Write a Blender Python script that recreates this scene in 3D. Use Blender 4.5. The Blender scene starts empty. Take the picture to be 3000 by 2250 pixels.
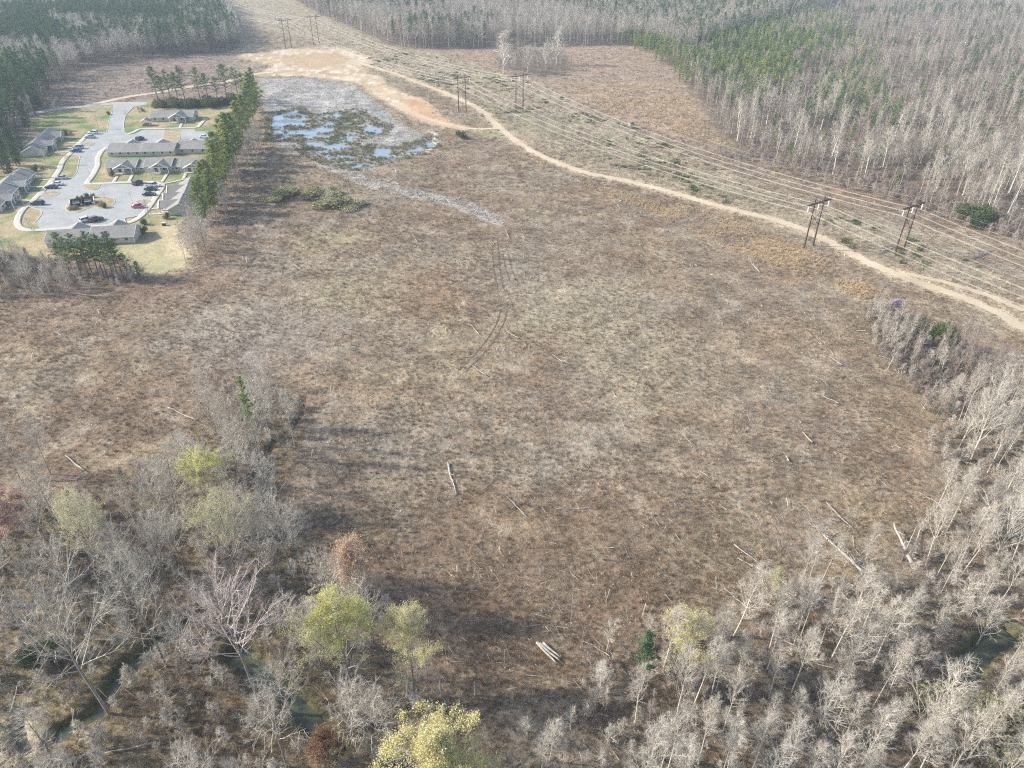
import bpy, math, random
import numpy as np
from math import radians as R, pi
from mathutils import Vector, Matrix
random.seed(11); RS = np.random.RandomState(7)
# ------------------------------------------------------------------ camera, sky, sun, exposure
CAMH, PITCH, FPX = 95.0, R(34), 2080.0
cam = bpy.data.objects.new('camera', bpy.data.cameras.new('camera'))
bpy.context.scene.collection.objects.link(cam)
cam.location = (0, 0, CAMH); cam.rotation_euler = (R(90)-PITCH, 0, 0)
cam.data.sensor_width = 36; cam.data.lens = FPX/3000*36
cam.data.clip_start = 1; cam.data.clip_end = 30000
sc = bpy.context.scene; sc.camera = cam
W = bpy.data.worlds.new('World'); sc.world = W; W.use_nodes = True
SUN_EL, SUN_AZ = R(31), R(-85)          # azimuth measured from +Y (view direction) towards +X
nt = W.node_tree; bg = nt.nodes['Background']
sky = nt.nodes.new('ShaderNodeTexSky'); sky.sky_type = 'NISHITA'; sky.sun_disc = False
sky.sun_elevation = SUN_EL; sky.sun_rotation = SUN_AZ; sky.dust_density = 2.0
nt.links.new(sky.outputs[0], bg.inputs[0]); bg.inputs[1].default_value = 0.145
sl = bpy.data.lights.new('sun', 'SUN'); sl.energy = 3.9; sl.angle = R(1.2); sl.color = (1, .955, .875)
so = bpy.data.objects.new('sun', sl); sc.collection.objects.link(so)
sd = Vector((math.sin(SUN_AZ)*math.cos(SUN_EL), math.cos(SUN_AZ)*math.cos(SUN_EL), math.sin(SUN_EL)))
so.rotation_euler = sd.to_track_quat('Z', 'Y').to_euler()
sc.view_settings.view_transform = 'Standard'; sc.view_settings.look = 'None'
sc.view_settings.exposure = 0.88; sc.view_settings.gamma = 1
sc.cycles.use_denoising = False; sc.cycles.filter_width = 1.2; sc.cycles.volume_bounces = 0; sc.cycles.max_bounces = 5; sc.cycles.diffuse_bounces = 2
# ------------------------------------------------------------------ helpers
C = sc.collection
CT, ST = math.cos(PITCH), math.sin(PITCH)
def G(x, y, z=0.0):                      # surveyed point of the photo -> ground position in metres
    v = 1125-y; F = FPX*CT+v*ST; V = -FPX*ST+v*CT; t = (z-CAMH)/V
    return ((x-1500)*t, F*t)
def D(x, y): return G(x*1.3562, y*1.3562)
def R2(x, y): return G(x*.39169, 200+y*.39169)
def PD(l): return np.array([D(*p) for p in l])
def P2(l): return np.array([R2(*p) for p in l])
def tree_h(b, ty):
    X, Y = G(*b); v = 1125-ty; F = FPX*CT+v*ST; V = -FPX*ST+v*CT
    return CAMH+V/F*Y
def to_px(X, Y, Z=0.0):
    X = np.asarray(X, float); Y = np.asarray(Y, float)
    z = Z-CAMH; d = Y*CT-z*ST; u = Y*ST+z*CT
    return 1500+FPX*X/d, 1125-FPX*u/d
# value noise
_h = RS.rand(256, 256)
def vnoise(x, y):
    xi = np.floor(x).astype(int); yi = np.floor(y).astype(int); fx = x-xi; fy = y-yi
    fx = fx*fx*(3-2*fx); fy = fy*fy*(3-2*fy)
    a = _h[xi & 255, yi & 255]; b = _h[(xi+1) & 255, yi & 255]; c = _h[xi & 255, (yi+1) & 255]; d = _h[(xi+1) & 255, (yi+1) & 255]
    return (a*(1-fx)+b*fx)*(1-fy)+(c*(1-fx)+d*fx)*fy
def fbm(x, y, s, o=4, seed=0):
    r = 0; a = .5; t = 0
    for i in range(o):
        r = r+a*vnoise(x/s+17.3*i+seed*31.7, y/s-9.1*i+seed*11.9); t += a; a *= .55; s /= 2.03
    return r/t
def seg_dist(x, y, pl, closed=False):
    d = np.full(np.shape(x), 1e9); n = len(pl)
    for i in range(n if closed else n-1):
        ax, ay = pl[i]; bx, by = pl[(i+1) % n]; dx, dy = bx-ax, by-ay
        L = dx*dx+dy*dy+1e-9; t = np.clip(((x-ax)*dx+(y-ay)*dy)/L, 0, 1)
        d = np.minimum(d, (x-ax-t*dx)**2+(y-ay-t*dy)**2)
    return np.sqrt(d)
def inside(x, y, pl):
    r = np.zeros(np.shape(x), bool); n = len(pl)
    for i in range(n):
        ax, ay = pl[i]; bx, by = pl[(i+1) % n]
        if ay == by: continue
        c = ((ay > y) != (by > y)) & (x < (bx-ax)*(y-ay)/(by-ay)+ax)
        r ^= c
    return r
def sdf(x, y, pl):
    d = seg_dist(x, y, pl, True); return np.where(inside(x, y, pl), -d, d)
def sm(d, w): t = np.clip(.5-d/w, 0, 1); return t*t*(3-2*t)

def mesh_np(name, V, F, mat=None, parent=None, smooth=False):
    """V (n,3), F (m,3|4) arrays or list of mixed faces"""
    me = bpy.data.meshes.new(name)
    if isinstance(F, np.ndarray):
        k = F.shape[1]; me.vertices.add(len(V)); me.vertices.foreach_set('co', np.asarray(V, np.float32).ravel())
        me.loops.add(F.size); me.loops.foreach_set('vertex_index', F.astype(np.int32).ravel())
        me.polygons.add(len(F)); me.polygons.foreach_set('loop_start', np.arange(0, F.size, k, dtype=np.int32))
        me.update(calc_edges=True)
    else:
        me.from_pydata([tuple(v) for v in V], [], F); me.update()
    if smooth: me.polygons.foreach_set('use_smooth', np.ones(len(me.polygons), bool))
    if mat:
        me.materials.append(mat)
    return me
def link(name, me, parent=None, loc=None, rz=0, col=None):
    o = bpy.data.objects.new(name, me); (col or C).objects.link(o)
    if loc is not None: o.location = loc
    if rz: o.rotation_euler = (0, 0, rz)
    if parent: o.parent = parent
    return o
def tag(o, label=None, cat=None, group=None, kind=None):
    if label: o['label'] = label
    if cat: o['category'] = cat
    if group: o['group'] = group
    if kind: o['kind'] = kind
    return o
class MB:
    def __init__(s): s.v = []; s.f = []; s.m = []; s.mi = 0
    def q(s, *ps):
        n = len(s.v); s.v += [tuple(p) for p in ps]; s.f.append(tuple(range(n, n+len(ps)))); s.m.append(s.mi)
    def box(s, c, d, rz=0, T=None):
        cx, cy, cz = c; a, b, h = d[0]/2, d[1]/2, d[2]/2; n = len(s.v); cr, sr = math.cos(rz), math.sin(rz)
        for z in (-h, h):
            for x, y in ((-a, -b), (a, -b), (a, b), (-a, b)):
                p = (cx+x*cr-y*sr, cy+x*sr+y*cr, cz+z); s.v.append(p)
        for f in ((0, 3, 2, 1), (4, 5, 6, 7), (0, 1, 5, 4), (1, 2, 6, 5), (2, 3, 7, 6), (3, 0, 4, 7)):
            s.f.append(tuple(n+i for i in f)); s.m.append(s.mi)
    def tube(s, pts, rad, k=6, cap=True):
        n0 = len(s.v); pts = [Vector(p) for p in pts]; up = Vector((.13, .21, 1)).normalized()
        for i, p in enumerate(pts):
            t = (pts[min(i+1, len(pts)-1)]-pts[max(i-1, 0)]).normalized()
            a = t.cross(up if abs(t.dot(up)) < .95 else Vector((1, 0, 0))).normalized(); b = t.cross(a)
            r = rad[i] if hasattr(rad, '__len__') else rad
            for j in range(k):
                w = 2*pi*j/k; s.v.append(tuple(p+(a*math.cos(w)+b*math.sin(w))*r))
        for i in range(len(pts)-1):
            for j in range(k):
                a = n0+i*k+j; b = n0+i*k+(j+1) % k; s.f.append((a, b, b+k, a+k)); s.m.append(s.mi)
        if cap:
            s.f.append(tuple(n0+j for j in range(k))[::-1]); s.m.append(s.mi)
            e = n0+(len(pts)-1)*k; s.f.append(tuple(e+j for j in range(k))); s.m.append(s.mi)
    def cone(s, p, q, r, k=3):
        p = Vector(p); q = Vector(q); t = (q-p).normalized(); a = t.cross(Vector((.3, .2, 1))).normalized(); b = t.cross(a); n = len(s.v)
        for j in range(k):
            w = 2*pi*j/k; s.v.append(tuple(p+(a*math.cos(w)+b*math.sin(w))*r))
        s.v.append(tuple(q))
        for j in range(k): s.f.append((n+j, n+(j+1) % k, n+k)); s.m.append(s.mi)
    def me(s, name, *mats, smooth=False):
        m = bpy.data.meshes.new(name); m.from_pydata(s.v, [], s.f); m.update()
        for t in mats: m.materials.append(t)
        if len(mats) > 1: m.polygons.foreach_set('material_index', np.array(s.m, np.int32))
        if smooth: m.polygons.foreach_set('use_smooth', np.ones(len(m.polygons), bool))
        return m
    def build(s, name, mat, parent=None, smooth=False, **k):
        return link(name, s.me(name, *(mat if isinstance(mat, (list, tuple)) else (mat,)), smooth=smooth), parent, **k)
# ------------------------------------------------------------------ materials
def nodes(name):
    m = bpy.data.materials.new(name); m.use_nodes = True; t = m.node_tree; b = t.nodes['Principled BSDF']
    return m, t, b
def mk(t, typ, **k):
    n = t.nodes.new(typ)
    for a, v in k.items(): setattr(n, a, v)
    return n
def noise(t, scale, detail=4, rough=.6, vec=None, dist=0):
    n = mk(t, 'ShaderNodeTexNoise'); n.inputs['Scale'].default_value = scale; n.inputs['Detail'].default_value = detail
    n.inputs['Roughness'].default_value = rough; n.inputs['Distortion'].default_value = dist
    if vec: t.links.new(vec, n.inputs['Vector'])
    return n.outputs['Fac']
def ramp(t, fac, stops):
    r = mk(t, 'ShaderNodeValToRGB'); e = r.color_ramp.elements
    while len(e) < len(stops): e.new(.5)
    for i, (p, c) in enumerate(stops): e[i].position = p; e[i].color = (*c, 1)
    t.links.new(fac, r.inputs[0]); return r.outputs[0]
def math_(t, op, a, b=None):
    n = mk(t, 'ShaderNodeMath', operation=op)
    for i, x in enumerate((a, b)):
        if x is None: continue
        if isinstance(x, (int, float)): n.inputs[i].default_value = x
        else: t.links.new(x, n.inputs[i])
    return n.outputs[0]
def mixc(t, fac, a, b, mode='MIX'):
    n = mk(t, 'ShaderNodeMix', data_type='RGBA', blend_type=mode)
    for s, x in ((0, fac), (6, a), (7, b)):
        if isinstance(x, (int, float)): n.inputs[s].default_value = x
        elif isinstance(x, tuple): n.inputs[s].default_value = (*x, 1)
        else: t.links.new(x, n.inputs[s])
    return n.outputs[2]
def mrange(t, v, a, b, c, d):
    n = mk(t, 'ShaderNodeMapRange'); t.links.new(v, n.inputs[0])
    for i, x in enumerate((a, b, c, d)): n.inputs[i+1].default_value = x
    return n.outputs[0]
def pos(t): return mk(t, 'ShaderNodeNewGeometry').outputs['Position']
def mat_simple(name, col, rough=.8, metal=0, var=0, scale=.5, spec=.3):
    m, t, b = nodes(name); b.inputs['Roughness'].default_value = rough; b.inputs['Metallic'].default_value = metal
    b.inputs['Specular IOR Level'].default_value = spec
    if var:
        tc = mk(t, 'ShaderNodeTexCoord').outputs['Object']; n = noise(t, scale, 5, .65, tc)
        f = mrange(t, n, .25, .75, 1-var, 1+var); cc = mk(t, 'ShaderNodeVectorMath', operation='SCALE')
        cc.inputs[0].default_value = col; t.links.new(f, cc.inputs['Scale']); t.links.new(cc.outputs[0], b.inputs['Base Color'])
    else: b.inputs['Base Color'].default_value = (*col, 1)
    return m
def mat_rand(name, stops, rough=.9, patch=25, patchmix=.5, trans=0, vnoise_=.25):
    """colour picked per object/instance and drifting slowly across the land"""
    m, t, b = nodes(name); b.inputs['Roughness'].default_value = rough; b.inputs['Specular IOR Level'].default_value = .15
    r = mk(t, 'ShaderNodeObjectInfo').outputs['Random']; p = pos(t)
    n = noise(t, 1/patch, 3, .6, p); n = mrange(t, n, .3, .7, 0, 1)
    f = math_(t, 'ADD', math_(t, 'MULTIPLY', r, 1-patchmix), math_(t, 'MULTIPLY', n, patchmix))
    c = ramp(t, f, stops)
    n2 = noise(t, 1.3, 3, .7, p); k = mrange(t, n2, .3, .7, 1-vnoise_, 1+vnoise_)
    cc = mk(t, 'ShaderNodeVectorMath', operation='SCALE'); t.links.new(c, cc.inputs[0]); t.links.new(k, cc.inputs['Scale'])
    t.links.new(cc.outputs[0], b.inputs['Base Color'])
    if trans:
        tr = mk(t, 'ShaderNodeBsdfTranslucent'); t.links.new(cc.outputs[0], tr.inputs[0])
        ms = mk(t, 'ShaderNodeMixShader'); ms.inputs[0].default_value = trans
        t.links.new(b.outputs[0], ms.inputs[1]); t.links.new(tr.outputs[0], ms.inputs[2])
        t.links.new(ms.outputs[0], t.nodes['Material Output'].inputs[0])
    return m
M = {}
M['brush'] = mat_rand('dry brush', [(.0, (.21, .14, .085)), (.25, (.33, .22, .135)), (.45, (.45, .34, .22)), (.6, (.39, .235, .135)), (.8, (.42, .36, .225)), (1, (.55, .465, .33))], patch=18, patchmix=.4, trans=.25)
M['weed'] = mat_rand('grey weeds', [(0, (.34, .265, .19)), (.5, (.49, .395, .29)), (1, (.64, .545, .42))], patch=30, trans=.25)
M['straw'] = mat_rand('straw grass', [(0, (.56, .42, .29)), (.5, (.68, .55, .38)), (1, (.78, .68, .50))], patch=20, trans=.25)
M['sedge'] = mat_rand('marsh sedge', [(0, (.20, .19, .11)), (.5, (.30, .29, .14)), (1, (.46, .42, .27))], patch=12, trans=.2)
M['shrub'] = mat_rand('evergreen shrub', [(0, (.065, .09, .035)), (.6, (.115, .145, .05)), (1, (.19, .215, .08))], patch=12, trans=.15)
M['pale_bark'] = mat_rand('pale bark', [(0, (.38, .335, .275)), (1, (.62, .56, .47))], patch=60, patchmix=.3)
M['white_bark'] = mat_rand('white bark', [(0, (.60, .56, .48)), (1, (.76, .72, .65))], patch=60, patchmix=.3)
M['grey_bark'] = mat_rand('grey bark', [(0, (.18, .155, .125)), (1, (.34, .30, .25))], patch=60, patchmix=.3)
M['pine_bark'] = mat_rand('pine bark', [(0, (.13, .09, .065)), (1, (.22, .16, .12))], patch=60, patchmix=.3)
M['twig'] = mat_rand('pale twigs', [(0, (.44, .395, .33)), (.5, (.56, .505, .425)), (1, (.66, .60, .51))], patch=40, patchmix=.5)
M['twig_white'] = mat_rand('white twigs', [(0, (.52, .475, .40)), (1, (.68, .635, .555))], patch=40, patchmix=.5)
M['twig_grey'] = mat_rand('grey twigs', [(0, (.43, .395, .33)), (.5, (.56, .51, .435)), (1, (.68, .61, .52))], patch=30, patchmix=.4)
M['twig_mauve'] = mat_rand('mauve twigs', [(0, (.29, .235, .20)), (.5, (.40, .33, .28)), (1, (.54, .47, .39))], patch=45, patchmix=.6)
M['twig_pink'] = mat_rand('budding twigs', [(0, (.50, .42, .38)), (1, (.62, .53, .48))], patch=40)
M['leaf_lime'] = mat_rand('lime leaves', [(0, (.64, .62, .24)), (1, (.78, .75, .38))], patch=5, trans=.45, vnoise_=.15)
M['leaf_cream'] = mat_rand('pale yellow leaves', [(0, (.62, .56, .26)), (1, (.74, .68, .38))], patch=5, trans=.35, vnoise_=.15)
M['leaf_faint'] = mat_rand('faint green buds', [(0, (.50, .48, .25)), (1, (.60, .57, .35))], patch=5, trans=.35, vnoise_=.15)
M['leaf_red'] = mat_rand('red buds', [(0, (.44, .24, .19)), (1, (.56, .36, .29))], patch=5, trans=.3, vnoise_=.15)
M['leaf_orange'] = mat_rand('orange buds', [(0, (.54, .33, .20)), (1, (.62, .44, .31))], patch=5, trans=.3, vnoise_=.15)
M['leaf_pink'] = mat_rand('violet blossom', [(0, (.58, .46, .58)), (1, (.66, .56, .66))], patch=5, trans=.3, vnoise_=.15)
M['leaf_brown'] = mat_rand('brown dead leaves', [(0, (.26, .14, .07)), (1, (.38, .22, .12))], patch=5, trans=.3, vnoise_=.15)
M['needle'] = mat_rand('pine needles', [(0, (.10, .165, .085)), (.5, (.165, .245, .11)), (1, (.25, .335, .15))], patch=35, patchmix=.4, trans=.2)
M['needle_yellow'] = mat_rand('yellow green pine needles', [(0, (.32, .39, .14)), (.5, (.47, .52, .19)), (1, (.66, .65, .28))], patch=20, patchmix=.5, trans=.42)
M['needle_bright'] = mat_rand('bright young pine needles', [(0, (.16, .25, .10)), (.5, (.25, .35, .13)), (1, (.40, .46, .18))], patch=35, patchmix=.4, trans=.2)  # brighter, yellower green than the plain pine needles
M['log'] = mat_simple('weathered wood', (.36, .33, .285), .85, var=.5, scale=1.5)
M['log_dark'] = mat_simple('dark weathered wood', (.24, .21, .18), .85, var=.35, scale=1.5)
M['pole'] = mat_simple('creosoted pole', (.075, .045, .035), .75, var=.3, scale=.7)
M['pole_pale'] = mat_simple('weathered pole', (.46, .42, .36), .8, var=.2, scale=.7)
M['metal_lamp'] = mat_simple('painted lamp metal', (.55, .56, .54), .5, .2)
M['wire'] = mat_simple('aluminium wire', (.62, .60, .575), .55, .1)
M['insul'] = mat_simple('porcelain', (.80, .78, .74), .3)
M['asphalt'] = mat_simple('pale asphalt', (.33, .335, .325), .9, var=.2, scale=.12)
M['gravelroad'] = mat_simple('pale worn asphalt', (.36, .35, .33), .9, var=.12, scale=.08)
M['concrete'] = mat_simple('concrete', (.47, .44, .38), .85, var=.12, scale=.4)
M['line'] = mat_simple('road paint', (.62, .62, .60), .8)
M['siding'] = mat_simple('cream siding', (.56, .52, .45), .7, var=.06, scale=.6)
M['siding_grey'] = mat_simple('grey gable siding', (.27, .28, .255), .8, var=.08)
M['brick'] = mat_simple('tan brick', (.36, .25, .19), .85, var=.15, scale=1.2)
M['trim'] = mat_simple('white trim', (.78, .77, .73), .5)
M['glass'] = mat_simple('window glass', (.03, .04, .05), .12, spec=.6)
M['door'] = mat_simple('dark door', (.10, .08, .07), .5)
M['vent'] = mat_simple('roof vent', (.66, .66, .66), .4)
M['dumpster'] = mat_simple('dumpster paint', (.035, .045, .04), .5, var=.2)
M['fence'] = mat_simple('stained fence boards', (.10, .065, .045), .8, var=.25)
M['tyre'] = mat_simple('tyre', (.02, .02, .02), .8)
M['rim'] = mat_simple('wheel rim', (.45, .45, .46), .35, .7)
M['lampglass'] = mat_simple('head lamp', (.7, .7, .68), .15, spec=.6)
M['tail'] = mat_simple('tail lamp', (.35, .02, .02), .25)
def mat_roof():
    m, t, b = nodes('shingle roof'); tc = mk(t, 'ShaderNodeTexCoord').outputs['Object']
    n1 = noise(t, .35, 4, .6, tc); n2 = noise(t, 9, 2, .6, tc)
    w = mk(t, 'ShaderNodeTexWave', bands_direction='Z'); w.inputs['Scale'].default_value = 1.9; w.inputs['Distortion'].default_value = .4; t.links.new(tc, w.inputs[0])
    f = math_(t, 'ADD', math_(t, 'MULTIPLY', n1, .6), math_(t, 'MULTIPLY', n2, .4))
    f = math_(t, 'ADD', f, math_(t, 'MULTIPLY', w.outputs['Fac'], .1))
    c = ramp(t, f, [(.3, (.16, .155, .145)), (.55, (.235, .225, .21)), (.8, (.31, .30, .28))]); t.links.new(c, b.inputs['Base Color'])
    b.inputs['Roughness'].default_value = .9; return m
M['roof'] = mat_roof()
def mat_water():
    m, t, b = nodes('still water'); b.inputs['Base Color'].default_value = (.22, .27, .31, 1); b.inputs['Roughness'].default_value = .09  # murky tint, with some bright sky reflection put into the base colour
    b.inputs['IOR'].default_value = 1.33; b.inputs['Specular IOR Level'].default_value = .8
    n = noise(t, .9, 3, .6, pos(t)); bp = mk(t, 'ShaderNodeBump'); bp.inputs['Strength'].default_value = .05; bp.inputs['Distance'].default_value = .1
    t.links.new(n, bp.inputs['Height']); t.links.new(bp.outputs[0], b.inputs['Normal']); return m
M['water'] = mat_water()
def mat_creek():
    m, t, b = nodes('murky creek'); n = noise(t, .5, 4, .6, pos(t)); t.links.new(ramp(t, n, [(.38, (.030, .036, .030)), (.62, (.075, .085, .04))]), b.inputs['Base Color']); b.inputs['Roughness'].default_value = .28
    b.inputs['Specular IOR Level'].default_value = .35; return m
M['creek'] = mat_creek()
def mat_dirt():
    m, t, b = nodes('dirt track'); p = pos(t)
    n1 = noise(t, .06, 4, .6, p); n2 = noise(t, 1.1, 4, .7, p)
    f = math_(t, 'ADD', math_(t, 'MULTIPLY', n1, .65), math_(t, 'MULTIPLY', n2, .35))
    c = ramp(t, f, [(.34, (.38, .295, .20)), (.5, (.47, .385, .27)), (.66, (.56, .475, .35))]); t.links.new(c, b.inputs['Base Color'])
    b.inputs['Roughness'].default_value = .95; return m
M['dirt'] = mat_dirt()
# ------------------------------------------------------------------ survey of the land (outlines)
ROAD = PD([(2330,770),(2212,708),(2150,672),(2060,635),(1960,603),(1890,575),(1840,548),(1790,522),(1740,497),(1690,480),(1640,467),(1590,455),(1500,430),(1420,407),(1340,388),(1270,375),(1210,355),(1150,328),(1105,298),(1075,272),(1050,248),(1030,232),(1000,217),(960,200),(900,177),(850,158),(800,143),(760,131)])
ROAD2 = PD([(1890,575),(1960,592),(2060,615),(2140,640),(2212,672)])
SPUR = PD([(1080,277),(1040,279),(1000,277),(960,268),(920,256),(880,240),(840,222)])
SAND = PD([(518,118),(560,112),(640,104),(700,100),(750,104),(800,124),(806,136),(780,142),(800,158),(826,166),(834,186),(870,200),(912,212),(946,240),(966,262),(1012,274),(1000,281),(950,276),(904,262),(874,242),(840,222),(800,205),(770,180),(720,172),(650,165),(596,164),(560,166),(566,152),(590,142),(556,134),(530,130)])
CLAYO = PD([(590,120),(680,112),(740,118),(750,136),(690,150),(640,152),(610,136)])
CLAYR = PD([(862,218),(900,212),(940,236),(960,262),(1000,272),(960,272),(900,250)])
SLASH = PD([(560,170),(640,168),(720,176),(770,186),(806,216),(850,262),(900,288),(930,300),(925,325),(880,340),(800,368),(740,366),(700,348),(640,330),(590,300),(575,230)])
SLASHT = PD([(700,350),(740,372),(790,392),(850,408),(910,420),(990,440),(1080,480)])
POND = [PD([(590,250),(640,238),(664,256),(668,290),(640,300),(596,302)]), PD([(640,296),(700,270),(740,250),(790,262),(830,272),(822,288),(760,300),(750,330),(800,318),(860,322),(930,300),(936,312),(905,330),(820,350),(770,362),(720,352),(670,330)]), PD([(690,250),(770,240),(800,262),(790,290),(735,290)])]
RIM = PD([(850,334),(890,333),(925,324),(942,305),(936,288),(926,284)])
LAWN = PD([(60,256),(240,222),(330,218),(400,232),(505,228),(500,262),(470,300),(445,350),(430,420),(395,470),(375,510),(400,545),(395,575),(340,590),(290,560),(200,545),(110,560),(0,540),(-220,560),(-200,380),(0,330),(60,300)])
ROW = PD([(560,-20),(760,20),(860,80),(960,120),(1060,152),(1180,190),(1300,250),(1400,290),(1500,330),(1640,400),(1800,450),(2000,520),(2230,620),(2400,700),(2400,800),(2212,720),(1900,590),(1700,500),(1400,404),(1240,365),(1120,312),(1040,248),(960,206),(790,140),(700,95),(530,60),(470,0)])
ROWG = PD([(800,160),(960,200),(1060,250),(1150,320),(1300,380),(1500,425),(1700,480),(1650,430),(1500,370),(1340,300),(1200,250),(1040,210),(900,160)])
STRAW1 = PD([(1150,338),(1200,362),(1290,398),(1400,424),(1500,452),(1600,480),(1690,510),(1790,560),(1860,590),(1920,640),(1860,650),(1760,600),(1620,560),(1500,500),(1400,455),(1290,415),(1190,380)])
STRAW2 = PD([(1230,190),(1380,180),(1500,215),(1530,290),(1600,320),(1480,290),(1330,250)])
MAUVE = PD([(110,190),(200,160),(300,135),(500,118),(520,150),(540,200),(330,215),(110,240)])
UPPER = PD([(860,106),(1070,108),(1300,100),(1420,110),(1480,180),(1500,230),(1560,330),(1300,250),(1100,165),(960,120)])
CREEK_AREA = PD([(-100,1280),(200,1330),(400,1340),(560,1380),(700,1420),(900,1500),(1000,1700),(900,2000),(-400,2000)])
FL_BL = PD([(-400,1000),(0,1120),(60,1090),(200,1080),(330,1000),(420,950),(480,860),(560,820),(650,880),(640,960),(560,1040),(600,1120),(700,1240),(860,1280),(800,1420),(900,1500),(1000,1640),(1000,2100),(-500,2100)])
FL_BR = PD([(1260,1420),(1500,1380),(1620,1290),(1740,1250),(1860,1270),(1960,1180),(2040,1080),(1990,960),(2060,900),(1980,840),(1900,780),(1850,700),(1880,660),(2000,720),(2100,760),(2230,800),(2600,1000),(2700,2000),(1250,2000)])
FR = PD([(1370,92),(1420,112),(1480,165),(1520,230),(1560,300),(1640,340),(1750,365),(1850,395),(1990,448),(2110,480),(2230,535),(2500,660),(3600,700),(3000,-120),(1200,-120)])
FB = PD([(690,30),(760,60),(830,92),(880,106),(1050,106),(1110,100),(1230,100),(1370,96),(1480,120),(2000,-60),(2000,-120),(640,-120),(600,-20)])
FL = PD([(-400,380),(0,350),(50,300),(90,240),(110,190),(190,150),(290,130),(420,118),(506,112),(520,95),(500,50),(470,10),(400,-60),(400,-120),(-2500,-120),(-1800,300)])
FBL = PD([(-500,480),(-60,500),(30,520),(110,560),(200,590),(290,590),(330,600),(250,625),(120,640),(0,650),(-400,700)])
COPSE = PD([(1070,128),(1085,150),(1140,158),(1230,148),(1240,132),(1200,110),(1110,105)])
CREEKS = [np.array([G(*p) for p in l]) for l in (
  [(690,1905),(740,1945),(800,2000),(860,2045),(905,2090),(940,2140),(985,2190)],
  [(540,1810),(490,1850),(430,1895),(390,1930),(340,1985),(320,2030),(280,2080),(215,2120),(150,2150)],
  [(2960,1840),(2900,1880),(2850,1925),(2830,1960)], [(2790,2040),(2840,2065),(2890,2085),(2920,2100)])]
POOLS = [np.array([G(*p) for p in [(28,2130),(60,2100),(75,2150),(95,2190),(70,2205),(35,2190)]])]
DITCH = np.array([G(*p) for p in [(893,1165),(885,1215),(850,1260),(805,1288),(775,1335),(748,1380),(722,1430),(700,1450)]])
CW = [1.5, 1.15, 1.7, 1.5]
def zg(x, y):
    x = np.asarray(x, float); y = np.asarray(y, float)
    amp = (1-sm(sdf(x, y, LAWN)-8, 20))*(1-sm(seg_dist(x, y, ROAD)-5, 8))*(1-sm(seg_dist(x, y, np.vstack([SPUR, ROAD2[::-1]]))-3, 6))
    z = (fbm(x, y, 14, 3, 3)-.5)*.9*amp*(1-sm(sdf(x, y, SAND), 10)*.6)
    pd = np.minimum(np.minimum(sdf(x, y, POND[0]), sdf(x, y, POND[1])), sdf(x, y, POND[2]))
    k = sm(pd-1, 6); isl = fbm(x, y*1.6, 7, 5, 5)
    z = z*(1-sm(pd-6, 10))+.06*sm(pd-6, 10)-k*(.55-np.clip((isl-.50+np.clip((x+112)/80, -.15, .09)*.9)*7, 0, 1)*.62)
    for c, w in zip(CREEKS, CW):
        d = seg_dist(x, y, c)+(fbm(x, y, 3, 3, 2)-.5)*2.0; z = z-1.7*sm(d-w*1.1, 1.6)
    d = sdf(x, y, POOLS[0]); z = z-1.7*sm(d, 1.6)
    d = seg_dist(x, y, DITCH)+(fbm(x, y, 3, 3, 2)-.5)*1.8; z = z-1.0*sm(d-.35, 2.0)
    return z
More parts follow.
